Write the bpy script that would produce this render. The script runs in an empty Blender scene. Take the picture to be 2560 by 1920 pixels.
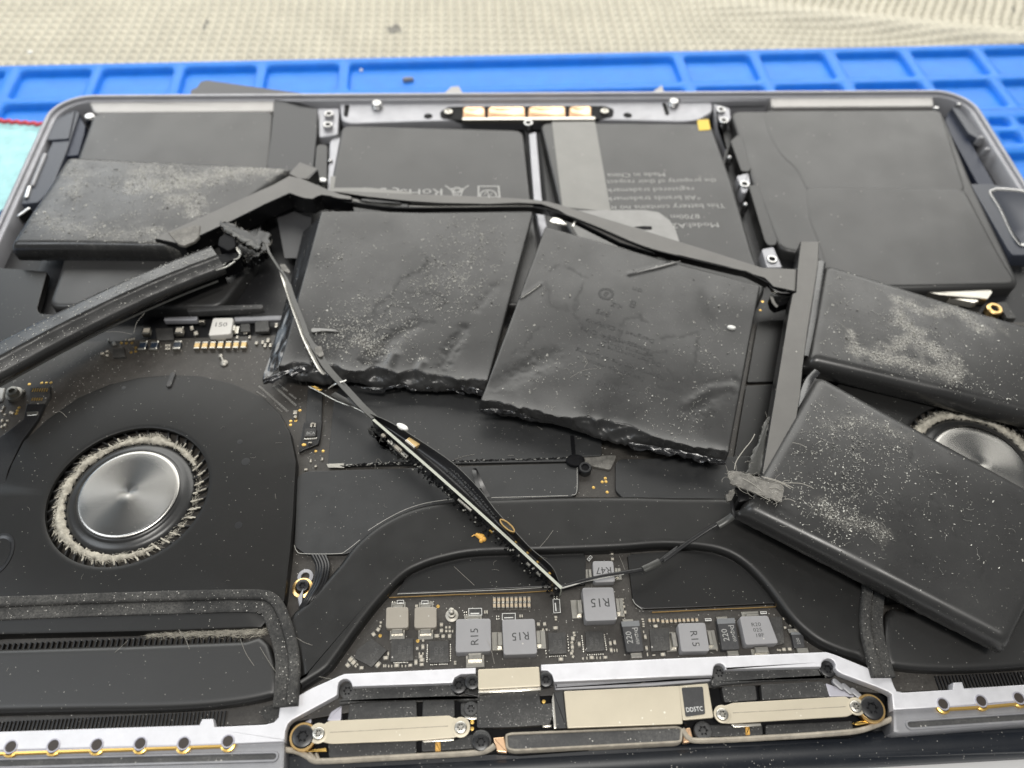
import bpy, math, random
from math import radians, sin, cos, pi, sqrt, hypot, atan2
from mathutils import Vector, Matrix, noise, Euler

random.seed(7)
S = 0.001            # everything below is written in millimetres
scene = bpy.context.scene
COL = scene.collection

# ------------------------------------------------------------------ camera
CAM_R = (6.27131201e-01, -2.83671680e-02, -5.33273362e-02)
CAM_L = (131.058326, -14.2122298, 151.588422)
F_PX = 1899.86
cam_d = bpy.data.cameras.new('camera')
cam = bpy.data.objects.new('camera', cam_d)
COL.objects.link(cam)
cam.rotation_euler = CAM_R
cam.location = Vector(CAM_L) * S
cam_d.sensor_width = 36.0
cam_d.lens = F_PX / 2560 * 36.0
cam_d.clip_start = 0.005
cam_d.clip_end = 20.0
cam_d.dof.use_dof = True
cam_d.dof.focus_distance = 0.158
cam_d.dof.aperture_fstop = 14.5
scene.camera = cam

# ------------------------------------------------------------------ world, lamps, exposure
world = bpy.data.worlds.new('World')
scene.world = world
world.use_nodes = True
bg = world.node_tree.nodes['Background']
bg.inputs[0].default_value = (0.93, 0.97, 1.0, 1)
bg.inputs[1].default_value = 0.19


def area(name, loc, target, sx, sy, power, col):
    d = bpy.data.lights.new(name, 'AREA')
    d.shape = 'RECTANGLE'
    d.size, d.size_y = sx * S, sy * S
    d.energy = power
    d.color = col
    o = bpy.data.objects.new(name, d)
    COL.objects.link(o)
    o.location = Vector(loc) * S
    v = Vector(target) - Vector(loc)
    o.rotation_euler = v.to_track_quat('-Z', 'Y').to_euler()
    return o


area('window_light', (200, 765, 459), (150, 110, 0), 1350, 600, 10.0, (1.0, 0.985, 0.935))
area('far_window', (-620, 820, 470), (60, 150, 0), 520, 480, 1.1, (0.68, 0.84, 1.0))  # added lamp without a known source: bluish sheen in place of lens veil
area('side_window', (-350, 30, 600), (50, 30, 0), 260, 260, 1.3, (0.90, 0.95, 1.0))
area('ceiling_lamp', (170, -150, 900), (150, 100, 0), 330, 150, 5.0, (1.0, 0.97, 0.92))
scene.view_settings.view_transform = 'Standard'
scene.view_settings.look = 'None'
scene.view_settings.exposure = 0.0
scene.view_settings.gamma = 1.0

# ------------------------------------------------------------------ geometry helpers
CAM_M = Euler(CAM_R).to_matrix()
ZOOM = {'F': (0, 0, 1.15732), 'S': (0, 0, 1.0)}
for i, o in enumerate([(0, 0), (850, 0), (1700, 0), (0, 600), (850, 600), (1700, 600)]):
    ZOOM['c%d' % (i + 1)] = (o[0], o[1], 0.38879)
for i, o in enumerate([(0, 1240), (850, 1240), (1660, 1240)]):
    ZOOM['c%d' % (i + 7)] = (o[0], o[1], 0.40984)
for n, o in dict(d1=(400, 400), d2=(780, 440), d3=(640, 780), d4=(920, 1000), d5=(1420, 1380), d7=(1660, 1040), d8=(1340, 380)).items():
    ZOOM[n] = (o[0], o[1], 0.22604)
ZOOM['d6'] = (840, 1380, 0.27125)
ZOOM['d9'] = (700, 1600, 0.24412)


def at(tag, x, y, z):
    """measured position -> millimetres on the level z of the bench"""
    ox, oy, k = ZOOM[tag]
    px, py = ox + x * k, oy + y * k
    d = CAM_M @ Vector(((px - 1280) / F_PX, -(py - 960) / F_PX, -1))
    t = (z - CAM_L[2]) / d.z
    return (CAM_L[0] + d.x * t, CAM_L[1] + d.y * t)


def T(z, *runs):
    """runs: tag, [(x,y),...], tag, [...]"""
    out = []
    for i in range(0, len(runs), 2):
        out += [at(runs[i], p[0], p[1], z) for p in runs[i + 1]]
    return out


def T3(*runs):
    """like T, but every point carries its own level"""
    out = []
    for i in range(0, len(runs), 2):
        for p in runs[i + 1]:
            out.append(at(runs[i], p[0], p[1], p[2]) + (p[2],))
    return out


def area2(p):
    return sum(p[i][0] * p[(i + 1) % len(p)][1] - p[(i + 1) % len(p)][0] * p[i][1] for i in range(len(p)))


def ccw(p):
    return list(p) if area2(p) > 0 else list(reversed(p))


def inset(p, d):
    n = len(p)
    out = []
    for i in range(n):
        a, b, c = Vector(p[i - 1][:2]), Vector(p[i][:2]), Vector(p[(i + 1) % n][:2])
        e1, e2 = (b - a), (c - b)
        if e1.length < 1e-6 or e2.length < 1e-6:
            e1 = e1 if e1.length > 1e-6 else e2
            e2 = e2 if e2.length > 1e-6 else e1
        if e1.length < 1e-6:
            out.append(tuple(b)); continue
        e1.normalize(); e2.normalize()
        n1, n2 = Vector((-e1.y, e1.x)), Vector((-e2.y, e2.x))
        m = n1 + n2
        if m.length < 1e-4:
            m = n1.copy()
        m.normalize()
        k = d / max(0.5, m.dot(n1))
        out.append((b.x + m.x * k, b.y + m.y * k))
    return out


def rnd(p, r, n=4):
    """round the corners of a closed outline"""
    N = len(p)
    out = []
    for i in range(N):
        a, b, c = Vector(p[i - 1]), Vector(p[i]), Vector(p[(i + 1) % N])
        rr = r[i] if isinstance(r, (list, tuple)) else r
        l1, l2 = (a - b).length, (c - b).length
        rr = min(rr, 0.48 * l1, 0.48 * l2)
        if rr < 0.02:
            out.append(tuple(b)); continue
        s, e = b + (a - b).normalized() * rr, b + (c - b).normalized() * rr
        for k in range(n + 1):
            t = k / n
            q = s * (1 - t) ** 2 + b * 2 * t * (1 - t) + e * t * t
            out.append((q.x, q.y))
    return out


def crom(pts, n=6, closed=False):
    """smooth curve through points (2D or 3D)"""
    P = [Vector(p) for p in pts]
    N = len(P)
    out = []
    for i in range(N if closed else N - 1):
        p0 = P[i - 1] if (closed or i > 0) else P[i] * 2 - P[i + 1]
        p1, p2 = P[i], P[(i + 1) % N]
        p3 = P[(i + 2) % N] if (closed or i + 2 < N) else P[i + 1] * 2 - P[i]
        for k in range(n):
            t = k / n
            q = 0.5 * ((2 * p1) + (p2 - p0) * t + (2 * p0 - 5 * p1 + 4 * p2 - p3) * t * t + (3 * p1 - p0 - 3 * p2 + p3) * t ** 3)
            out.append(tuple(q))
    if not closed:
        out.append(tuple(P[-1]))
    return out


def circle(c, r, n=24, a0=0.0, a1=2 * pi, ry=None):
    full = abs(a1 - a0 - 2 * pi) < 1e-6
    m = n if full else n + 1
    return [(c[0] + r * cos(a0 + (a1 - a0) * k / n), c[1] + (ry or r) * sin(a0 + (a1 - a0) * k / n)) for k in range(m)]


def lens(a, b, w, n=6):
    """stadium outline from a to b, width w"""
    ang = atan2(b[1] - a[1], b[0] - a[0])
    return circle(b, w / 2, n, ang - pi / 2, ang + pi / 2) + circle(a, w / 2, n, ang + pi / 2, ang + 3 * pi / 2)


def dist(a, b):
    return hypot(a[0] - b[0], a[1] - b[1])


WL = {}


class MB:
    def __init__(self):
        self.v, self.f, self.m = [], [], []
        self.attr = {}

    def add(self, vs, fs, mi=0):
        o = len(self.v)
        self.v += [tuple(x) for x in vs]
        self.f += [tuple(i + o for i in f) for f in fs]
        self.m += [mi] * len(fs)
        return o

    def rings(self, rings, mi=0, cap0=False, cap1=True, closed=True, capmi=None):
        n = len(rings[0])
        vs = [p for r in rings for p in r]
        fs = []
        for j in range(len(rings) - 1):
            for i in range(n if closed else n - 1):
                a, b = j * n + i, j * n + (i + 1) % n
                fs.append((a, b, b + n, a + n))
        o = self.add(vs, fs, mi)
        if cap1:
            self.f.append(tuple(o + (len(rings) - 1) * n + i for i in range(n))); self.m.append(mi if capmi is None else capmi)
        if cap0:
            self.f.append(tuple(o + i for i in reversed(range(n)))); self.m.append(mi)

    def prism(self, poly, z0, z1, mi=0, bev=0.15, seg=2, capmi=None, bottom=True):
        p = ccw(poly)
        R = [[(x, y, z0) for x, y in p]]
        if bev > 0:
            for k in range(seg + 1):
                a = pi / 2 * k / seg
                q = inset(p, bev * (1 - cos(a)))
                R.append([(x, y, z1 - bev + bev * sin(a)) for x, y in q])
            R.append([(x, y, z1) for x, y in inset(p, bev * 1.35 + 0.02)])
        else:
            R.append([(x, y, z1) for x, y in p])
        self.rings(R, mi, cap0=bottom, capmi=capmi)

    def sheet(self, poly, z, mi=0):
        p = ccw(poly)
        self.add([(x, y, z) for x, y in p], [tuple(range(len(p)))], mi)

    def frame(self, outer, inner, z0, z1, mi=0):
        """band between two outlines with the same number of points"""
        o, i = ccw(outer), ccw(inner)
        self.rings([[(x, y, z0) for x, y in o], [(x, y, z1) for x, y in o], [(x, y, z1) for x, y in i], [(x, y, z0) for x, y in i]], mi, cap1=False)

    def box(self, c, size, z0, z1, rz=0.0, mi=0, bev=0.1, capmi=None):
        hx, hy = size[0] / 2, size[1] / 2
        cs, sn = cos(rz), sin(rz)
        p = [(c[0] + x * cs - y * sn, c[1] + x * sn + y * cs) for x, y in ((-hx, -hy), (hx, -hy), (hx, hy), (-hx, hy))]
        self.prism(p, z0, z1, mi, bev, 1, capmi)

    def tube(self, path, r, n=8, mi=0, flat=1.0):
        P = [Vector(p) for p in path]
        rings = []
        up = Vector((0, 0, 1))
        for i, p in enumerate(P):
            t = (P[min(i + 1, len(P) - 1)] - P[max(i - 1, 0)])
            t = t.normalized() if t.length > 1e-9 else Vector((1, 0, 0))
            s = t.cross(up)
            s = s.normalized() if s.length > 1e-3 else Vector((1, 0, 0))
            u = s.cross(t)
            rr = r[i] if isinstance(r, (list, tuple)) else r
            rings.append([tuple(p + s * cos(2 * pi * k / n) * rr + u * sin(2 * pi * k / n) * rr * flat) for k in range(n)])
        self.rings(rings, mi, cap0=True)

    def band(self, path, w, t, mi=0, lean=0.0):
        """flat strip along a 3D path: w wide (level or leaning), t thick"""
        P = [Vector(p) for p in path]
        rings = []
        for i, p in enumerate(P):
            d = (P[min(i + 1, len(P) - 1)] - P[max(i - 1, 0)]).normalized()
            s = d.cross(Vector((0, 0, 1)))
            s = s.normalized() if s.length > 1e-3 else Vector((1, 0, 0))
            u = s.cross(d).normalized()
            ln = lean[i] if isinstance(lean, (list, tuple)) else lean
            ww = w[i] if isinstance(w, (list, tuple)) else w
            a, b = s * cos(ln) + u * sin(ln), u * cos(ln) - s * sin(ln)
            h, g = a * (ww / 2), b * (t / 2)
            rings.append([tuple(p + h - g), tuple(p + h + g), tuple(p - h + g), tuple(p - h - g)])
        self.rings(rings, mi, cap0=True)

    def lathe(self, c, prof, n=28, mi=0, cap=True, sy=1.0):
        R = [[(c[0] + r * cos(2 * pi * k / n), c[1] + sy * r * sin(2 * pi * k / n), z) for k in range(n)] for r, z in prof]
        self.rings(R, mi, cap1=cap)

    def text(self, s, c, size, rz, z, mi, sx=1.0, space=1.0):
        vs, fs = text_mesh(s, space)
        cs, sn = cos(rz), sin(rz)
        k = size / 0.69
        self.add([(c[0] + (x * sx * cs - y * sn) * k, c[1] + (x * sx * sn + y * cs) * k, z) for x, y in vs], fs, mi)

    def build(self, name, mats, parent=None, kind=None, label=None, angle=38, cat=None, group=None, origin=None):
        me = bpy.data.meshes.new(name)
        if not isinstance(mats, (list, tuple)):
            mats = [mats]
        if origin is None:
            xs = [v[0] for v in self.v]; ys = [v[1] for v in self.v]; zs = [v[2] for v in self.v]
            origin = ((min(xs) + max(xs)) / 2, (min(ys) + max(ys)) / 2, min(zs))
        ox, oy, oz = origin
        me.from_pydata([((x - ox) * S, (y - oy) * S, (z - oz) * S) for x, y, z in self.v], [], self.f)
        for m in mats:
            me.materials.append(M[m])
        me.polygons.foreach_set('material_index', self.m)
        me.polygons.foreach_set('use_smooth', [True] * len(self.f))
        me.update()
        me.set_sharp_from_angle(angle=radians(angle))
        for k, vals in self.attr.items():
            a = me.attributes.new(k, 'FLOAT', 'POINT')
            vals = list(vals) + [0.0] * (len(self.v) - len(vals))
            a.data.foreach_set('value', vals)
        o = bpy.data.objects.new(name, me)
        return place(o, origin, parent, kind, label, cat, group)


def place(o, origin, parent=None, kind=None, label=None, cat=None, group=None):
    COL.objects.link(o)
    base = WL[parent] if parent else (0, 0, 0)
    if parent:
        o.parent = parent
    o.location = Vector([(origin[i] - base[i]) * S for i in range(3)])
    WL[o] = tuple(origin)
    if kind: o['kind'] = kind
    if label: o['label'] = label
    if cat: o['category'] = cat
    if group: o['group'] = group
    return o


def thing(name, label, cat, loc, group=None):
    return place(bpy.data.objects.new(name, None), loc, None, None, label, cat, group)


def inst(src, parent, loc, rz=0.0, sc=(1, 1, 1), label=None):
    """one more piece that shares the mesh of src"""
    o = src.copy()
    COL.objects.link(o)
    base = WL[parent] if parent else (0, 0, 0)
    o.parent = parent
    o.location = Vector([(loc[i] - base[i]) * S for i in range(3)])
    o.rotation_euler = (0, 0, rz)
    o.scale = sc
    WL[o] = tuple(loc)
    if label: o['label'] = label
    return o


TXT = {}


def text_mesh(s, space=1.0):
    if (s, space) in TXT:
        return TXT[(s, space)]
    cu = bpy.data.curves.new('print', 'FONT')
    cu.body = s
    cu.align_x, cu.align_y = 'CENTER', 'CENTER'
    cu.resolution_u = 2
    cu.space_character = space
    ob = bpy.data.objects.new('print', cu)
    COL.objects.link(ob)
    dg = bpy.context.evaluated_depsgraph_get()
    me = bpy.data.meshes.new_from_object(ob.evaluated_get(dg))
    r = ([(v.co.x, v.co.y) for v in me.vertices], [tuple(p.vertices) for p in me.polygons])
    bpy.data.objects.remove(ob); bpy.data.curves.remove(cu); bpy.data.meshes.remove(me)
    TXT[(s, space)] = r
    return r


# ------------------------------------------------------------------ materials
M = {}


def mat(name, col, rough=0.5, metal=0.0, spec=0.5, dust=0.0, dsize=0.28, dcol=(0.5, 0.48, 0.44), film=0.0, var=0.0, vs=0.15,
        bump=0.0, bs=1.0, coat=0.0, aniso=0.0, wear=False, alpha=1.0, rvar=0.0, trans=0.0):
    m = bpy.data.materials.new(name)
    m.use_nodes = True
    nt = m.node_tree
    N, L = nt.nodes, nt.links
    b = N['Principled BSDF']
    I = b.inputs
    I['Roughness'].default_value = rough
    I['Metallic'].default_value = metal
    I['Specular IOR Level'].default_value = spec
    I['Coat Weight'].default_value = coat
    I['Coat Roughness'].default_value = 0.15
    if trans:
        I['Transmission Weight'].default_value = trans
    if alpha < 1:
        I['Alpha'].default_value = alpha
    tc = N.new('ShaderNodeTexCoord')
    sc = N.new('ShaderNodeVectorMath'); sc.operation = 'SCALE'; sc.inputs['Scale'].default_value = 1000.0
    L.new(tc.outputs['Object'], sc.inputs[0])
    co = sc.outputs[0]

    def tex(scale, detail=3.0, rgh=0.6):
        t = N.new('ShaderNodeTexNoise'); t.inputs['Scale'].default_value = scale; t.inputs['Detail'].default_value = detail
        t.inputs['Roughness'].default_value = rgh
        L.new(co, t.inputs['Vector'])
        return t.outputs['Fac']

    def mth(op, a, c, c2=None):
        t = N.new('ShaderNodeMath'); t.operation = op
        for i, q in enumerate((a, c, c2)):
            if q is None: continue
            if isinstance(q, (int, float)): t.inputs[i].default_value = q
            else: L.new(q, t.inputs[i])
        return t.outputs[0]

    def rng(a, lo, hi, o0=0.0, o1=1.0):
        t = N.new('ShaderNodeMapRange')
        L.new(a, t.inputs[0])
        for i, q in enumerate((lo, hi, o0, o1)): t.inputs[i + 1].default_value = q
        return t.outputs[0]

    def mix(fac, a, c):
        t = N.new('ShaderNodeMix'); t.data_type = 'RGBA'
        if isinstance(fac, (int, float)): t.inputs[0].default_value = fac
        else: L.new(fac, t.inputs[0])
        for i, q in ((6, a), (7, c)):
            if isinstance(q, tuple): t.inputs[i].default_value = (*q[:3], 1)
            else: L.new(q, t.inputs[i])
        return t.outputs[2]

    c = tuple(col)
    ro = rough
    if var:
        c = mix(rng(tex(vs, 4), 0.3, 0.7), tuple(x * (1 - var) for x in col), tuple(min(1, x * (1 + var)) for x in col))
    rr = None
    if rvar:
        rr = rng(tex(vs * 2.3, 4), 0.3, 0.7, rough - rvar, rough + rvar)
    fac = None
    if film:
        fac = mth('MULTIPLY', rng(tex(0.09, 5, 0.7), 0.35, 0.75), rng(tex(2.6, 3, 0.8), 0.3, 0.75, 0.0, film))
        c = mix(fac, c, dcol)
    if dust:
        vo = N.new('ShaderNodeTexVoronoi'); vo.inputs['Scale'].default_value = 1.0 / (dsize * 2.2)
        L.new(co, vo.inputs['Vector'])
        sp = N.new('ShaderNodeSeparateColor'); L.new(vo.outputs['Color'], sp.inputs[0])
        low = rng(tex(0.11, 3), 0.3, 0.7, 0.25, 1.6)
        thr = mth('SUBTRACT', 1.0, mth('MULTIPLY', low, dust))
        on = mth('GREATER_THAN', sp.outputs[0], thr)
        ds = mth('LESS_THAN', vo.outputs['Distance'], mth('MULTIPLY', sp.outputs[1], 0.34))
        sk = mth('MULTIPLY', on, ds)
        c = mix(sk, c, dcol)
        rr = mth('MAXIMUM', rr if rr is not None else rough, mth('MULTIPLY', sk, 0.85))
    if wear:
        at_ = N.new('ShaderNodeAttribute'); at_.attribute_name = 'residue'
        st = N.new('ShaderNodeAttribute'); st.attribute_name = 'stain'
        c = mix(mth('MULTIPLY', st.outputs['Fac'], 0.85), c, (0.006, 0.006, 0.006))
        g = mth('MULTIPLY', at_.outputs['Fac'], rng(tex(2.4, 4, 0.9), 0.44, 0.62, 0.0, 0.85))
        g = mth('MINIMUM', g, 1.0)
        c = mix(g, c, (0.50, 0.48, 0.43))
        base = rr if rr is not None else rough
        base = mth('SUBTRACT', base, mth('MULTIPLY', st.outputs['Fac'], -0.22))
        rr = mth('MAXIMUM', base, mth('MULTIPLY', g, 0.8))
    if isinstance(c, tuple): I['Base Color'].default_value = (*c, 1)
    else: L.new(c, I['Base Color'])
    if rr is not None: L.new(rr, I['Roughness'])
    if bump:
        bp = N.new('ShaderNodeBump'); bp.inputs['Strength'].default_value = bump; bp.inputs['Distance'].default_value = 0.0001
        L.new(tex(bs, 4, 0.65), bp.inputs['Height'])
        L.new(bp.outputs[0], I['Normal'])
    if aniso:
        I['Anisotropic'].default_value = aniso
        tg = N.new('ShaderNodeTangent'); tg.direction_type = 'RADIAL'; tg.axis = 'Z'
        L.new(tg.outputs[0], I['Tangent'])
    M[name] = m
    return m


mat('case_aluminium', (0.35, 0.35, 0.372), 0.5, 0.45, film=0.15, var=0.06, rvar=0.06)
mat('case_floor', (0.004, 0.004, 0.005), 0.5, dust=0.03, dsize=.15, dcol=(.3, .3, .28))
mat('machined_aluminium', (0.66, 0.655, 0.68), 0.5, 0.35, var=0.05, vs=0.3, film=0.16, dcol=(0.4, 0.39, 0.37), rvar=0.1)
mat('machined_edge', (0.46, 0.45, 0.50), 0.45, 0.5)
mat('dark_aluminium', (0.27, 0.27, 0.285), 0.5, 0.5, film=0.3, var=0.12, dust=0.05, dsize=.14)
mat('chrome', (0.46, 0.455, 0.45), 0.24, 1.0)
mat('tin', (0.52, 0.50, 0.45), 0.32, 1.0, bump=0.3, bs=2.0)
mat('brass', (0.78, 0.52, 0.22), 0.3, 1.0)
mat('gold', (0.85, 0.55, 0.16), 0.32, 0.9)
mat('copper', (0.88, 0.58, 0.36), 0.3, 0.8)
mat('screw_black', (0.010, 0.010, 0.011), 0.32, spec=0.6)
mat('black_paint', (0.013, 0.0127, 0.0122), 0.40, spec=0.24, dust=0.03, dsize=0.14, dcol=(0.32, 0.31, 0.28), film=0.02, bump=0.05, bs=3.0)
mat('black_plastic', (0.009, 0.009, 0.010), 0.42, dust=0.04, dsize=.14, dcol=(.3, .3, .28), film=0.02)
mat('duct_paint', (0.018, 0.0176, 0.017), 0.42, spec=0.6, dust=0.03, dsize=0.14, dcol=(0.32, 0.31, 0.28), film=0.02, bump=0.05, bs=3.0)  # the fan's black paint, brightened to carry light on the exhaust cover
mat('solder', (0.40, 0.38, 0.34), 0.5, 0.9)
mat('speaker_gap', (0.016, 0.022, 0.042), 0.5)  # navy lift paints the lens veil into the dark gaps
mat('hole_brown', (0.035, 0.026, 0.020), 0.5)
mat('pad_grey', (0.42, 0.41, 0.38), 0.4)
mat('pipe_paint', (0.012, 0.0117, 0.0112), 0.40, spec=0.4, dust=0.025, dsize=0.13, dcol=(0.32, 0.31, 0.28), film=0.012, bump=0.05, bs=2.2, rvar=0.04, vs=0.1)
mat('shield_film', (0.021, 0.0215, 0.022), 0.45, dust=0.05, dsize=0.14, dcol=(0.32, 0.31, 0.28), film=0.04, var=0.1, rvar=0.06)
mat('dark_shield', (0.006, 0.0058, 0.0056), 0.36, dust=0.03, dsize=0.14, dcol=(0.3, 0.29, 0.26), film=0.015)
mat('board', (0.030, 0.026, 0.022), 0.42, dust=0.10, film=0.14, dsize=0.15, var=0.15, vs=0.5)
mat('chip_black', (0.020, 0.019, 0.018), 0.5, film=0.25, dust=0.07)
mat('chip_print', (0.085, 0.083, 0.08), 0.6)
mat('ferrite', (0.27, 0.265, 0.27), 0.55, film=0.10, var=0.05, dust=0.02)
mat('ferrite_tan', (0.30, 0.27, 0.225), 0.5, film=0.1, var=0.05, dust=0.02)
mat('ferrite_white', (0.62, 0.60, 0.56), 0.5, film=0.1)
mat('ink_black', (0.03, 0.03, 0.03), 0.6)
mat('ink_grey', (0.34, 0.335, 0.32), 0.6)
mat('ink_white', (0.75, 0.75, 0.73), 0.6)
mat('silk_white', (0.62, 0.61, 0.58), 0.6)
mat('cap_body', (0.46, 0.37, 0.26), 0.42, var=0.12, vs=0.5)
mat('cap_gold', (0.66, 0.46, 0.20), 0.36, 0.2)
mat('cap_white', (0.46, 0.42, 0.35), 0.42)
mat('blue_black', (0.015, 0.022, 0.035), 0.3)
mat('tantalum', (0.028, 0.028, 0.03), 0.5, film=0.1, dust=0.05)
mat('tantalum_band', (0.15, 0.155, 0.16), 0.5, film=0.1)
mat('cell_new', (0.034, 0.0335, 0.033), 0.36, spec=0.42, film=0.02, dust=0.008, dsize=0.2, rvar=0.05, vs=0.03, bump=0.02, bs=0.3)
mat('cell_new_edge', (0.10, 0.10, 0.098), 0.45)
mat('tape_grey', (0.20, 0.195, 0.18), 0.42, var=0.08, vs=0.1, dust=0.01)
mat('tape_clear', (0.24, 0.235, 0.225), 0.38, var=0.12, vs=0.2)
mat('tape_black', (0.040, 0.040, 0.042), 0.5, dust=0.01)
mat('cell_old', (0.032, 0.0315, 0.031), 0.30, spec=0.46, wear=True, dust=0.04, dsize=0.10, dcol=(0.36, 0.35, 0.31), bump=0.03, bs=0.9, rvar=0.09, vs=0.05, film=0.03)
mat('cell_foil', (0.022, 0.022, 0.023), 0.25, spec=1.0, bump=0.3, bs=0.6, dust=0.05, dsize=.12)
mat('strap_face', (0.125, 0.12, 0.112), 0.5, film=0.05, var=0.08, dust=0.012)
mat('strap_side', (0.004, 0.004, 0.0045), 0.32, dust=0.05, dsize=.12)
mat('torn_tape', (0.12, 0.113, 0.10), 0.6, film=0.5, var=0.4, vs=0.7, dust=0.15, dsize=.12, bump=1.0, bs=1.5)
mat('flex_grey', (0.035, 0.035, 0.032), 0.34, film=0.12)
mat('flex_black', (0.009, 0.009, 0.010), 0.28, film=0.05)
mat('flex_edge', (0.80, 0.78, 0.72), 0.25, 0.6, bump=0.8, bs=1.2)
mat('board_edge', (0.46, 0.47, 0.40), 0.5)
mat('foam', (0.018, 0.018, 0.018), 0.9, dust=0.30, dsize=0.16, film=0.35, bump=0.8, bs=2.5)
mat('foam_dusty', (0.040, 0.040, 0.040), 0.9, dust=0.65, dsize=0.15, film=0.6, bump=1.0, bs=2.0, dcol=(0.34, 0.33, 0.31))
mat('flex_dusty', (0.016, 0.016, 0.016), 0.5, dust=0.5, dsize=0.14, film=0.4, dcol=(0.33, 0.32, 0.30))
mat('bracket_beige', (0.56, 0.50, 0.385), 0.4, 0.3, film=0.08, var=0.04, dust=0.03, dcol=(0.8, 0.77, 0.68))
mat('bracket_edge', (0.78, 0.74, 0.66), 0.25, 0.8)
mat('trim_beige', (0.33, 0.29, 0.23), 0.55, film=0.3, var=0.3, vs=0.6)
mat('rubber', (0.030, 0.030, 0.031), 0.55, dust=0.20, dsize=0.2, film=0.3, bump=0.3, bs=1.4)
mat('hub_metal', (0.38, 0.37, 0.35), 0.26, 1.0, aniso=0.82, dust=0.03, dsize=.12)
mat('fan_plastic', (0.026, 0.026, 0.026), 0.30, film=0.03)
mat('lint', (0.43, 0.40, 0.335), 0.95, var=0.35, vs=0.8, bump=1.0, bs=2.2)
mat('speck', (0.44, 0.43, 0.39), 0.35)
mat('fibre', (0.36, 0.34, 0.30), 0.6)
mat('crumb_white', (0.82, 0.81, 0.77), 0.45)
mat('crumb_orange', (0.85, 0.47, 0.10), 0.5)
mat('crumb_grey', (0.22, 0.21, 0.20), 0.6)
mat('yellow_sticker', (0.72, 0.50, 0.04), 0.5)
mat('hinge_navy', (0.009, 0.012, 0.018), 0.4, dust=0.10, film=0.05, dsize=.15)
mat('lid_grey', (0.10, 0.10, 0.11), 0.45, 0.5)
mat('silicone_blue', (0.008, 0.19, 0.70), 0.5, spec=0.4, film=0.12, dcol=(0.22, 0.42, 0.75), var=0.09)
mat('cloth_beige', (0.545, 0.515, 0.425), 0.85, spec=0.2, var=0.07, vs=0.06, film=0.08, dcol=(0.28, 0.26, 0.22))
mat('cloth_stain', (0.27, 0.26, 0.23), 0.85, spec=0.2)
mat('cloth_teal', (0.40, 0.68, 0.69), 0.9, spec=0.2, var=0.12, vs=0.25, bump=1.0, bs=0.5)
mat('thread_red', (0.58, 0.07, 0.09), 0.8)
mat('table_white', (0.80, 0.80, 0.80), 0.5)
mat('speaker_blue', (0.035, 0.040, 0.055), 0.42)
mat('gap_black', (0.003, 0.003, 0.004), 0.6, spec=0.15)
mat('bar_grey', (0.30, 0.29, 0.28), 0.4, 0.35, var=0.05)
mat('black_sheet', (0.05, 0.05, 0.055), 0.45)
# ------------------------------------------------------------------ bench: table, blue repair mat, cloths
t = MB()
t.prism([(-700, -400), (1000, -400), (1000, 900), (-700, 900)], -40, -13.2, bev=2)
t.build('table', 'table_white', kind='structure', origin=(0, 0, -40))

# blue silicone mat in its own frame (s along the far edge, q towards the laptop)
MU = Vector((0.99946239, 0.03278605)); MN = Vector((MU.y, -MU.x)); MA = Vector((-35.5, 247.8))


def mp(s, q):
    p = MA + MU * s + MN * q
    return (p.x, p.y)


blue = thing('repair_mat', 'blue silicone repair mat with rows of shallow trays under the laptop', 'mat', (150, 180, -13.2))
Z_T, Z_F = -9.0, -11.2
FAR = -2.2
ROW1 = [(-23, 2.5), (7.3, 32.4), (35.8, 61.4), (65, 91), (94.5, 121), (124.6, 247.6), (251.4, 277.6), (281.4, 307.5), (312, 338.6), (342.6, 368.6), (372.6, 398.6)]
rows = [(FAR, 19.7, ROW1, (1.0, 17.9)), (19.7, 40.0, [(-23, 4.5), (7.3, 32.4), (35.8, 61.4), (65, 91), (94.5, 121), (124.6, 247.6), (251.4, 277.6), (281.4, 307.5), (312, 338.6), (342.6, 366.0), (370, 398.6)], (21.6, 38.0))]
rows += [(43.4, 51.6, [(280, 349.5), (353.5, 361.5), (364.5, 398.6)], (45.0, 50.0)), (51.6, 61.3, [(280, 349.5), (353.5, 361.5), (364.5, 398.6)], (53.2, 59.6)), (61.3, 82, [(280, 398.6)], (65, 79))]
for q0, q1, cells, (a, b) in rows:
    bounds = [-40 if q0 < 40 else 270] + [(cells[i][1] + cells[i + 1][0]) / 2 for i in range(len(cells) - 1)] + [420]
    for i, (s0, s1) in enumerate(cells):
        m = MB()
        r = 2.2
        inner, top, outer = [], [], []
        for (cx, cy, a0, ox, oy) in ((s1, a, -pi / 2, bounds[i + 1], q0), (s1, b, 0, bounds[i + 1], q1), (s0, b, pi / 2, bounds[i], q1), (s0, a, pi, bounds[i], q0)):
            sx = -1 if cx == s1 else 1
            sy = 1 if cy == a else -1
            for k in range(5):
                an = a0 + pi / 2 * k / 4
                inner.append((cx + sx * r + (r - 0.5) * cos(an), cy + sy * r + (r - 0.5) * sin(an)))
                top.append((cx + sx * r + r * cos(an), cy + sy * r + r * sin(an)))
                outer.append((ox, oy))
        R = [[(*mp(*p), Z_T) for p in outer], [(*mp(*p), Z_T) for p in [(x + (0.35 * (1 if x > (s0 + s1) / 2 else -1)), y + 0.35 * (1 if y > (a + b) / 2 else -1)) for x, y in top]],
             [(*mp(*p), Z_T - 0.35) for p in top], [(*mp(*p), Z_F) for p in inner]]
        R = [list(reversed(x)) for x in R]
        m.rings(R, 0)
        m.build('tray', 'silicone_blue', blue, angle=50)
m = MB()
m.prism([mp(-40, FAR), mp(420, FAR), mp(420, 0.0), mp(-40, 0.0)], -13, -9.3, bev=0.6)
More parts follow.
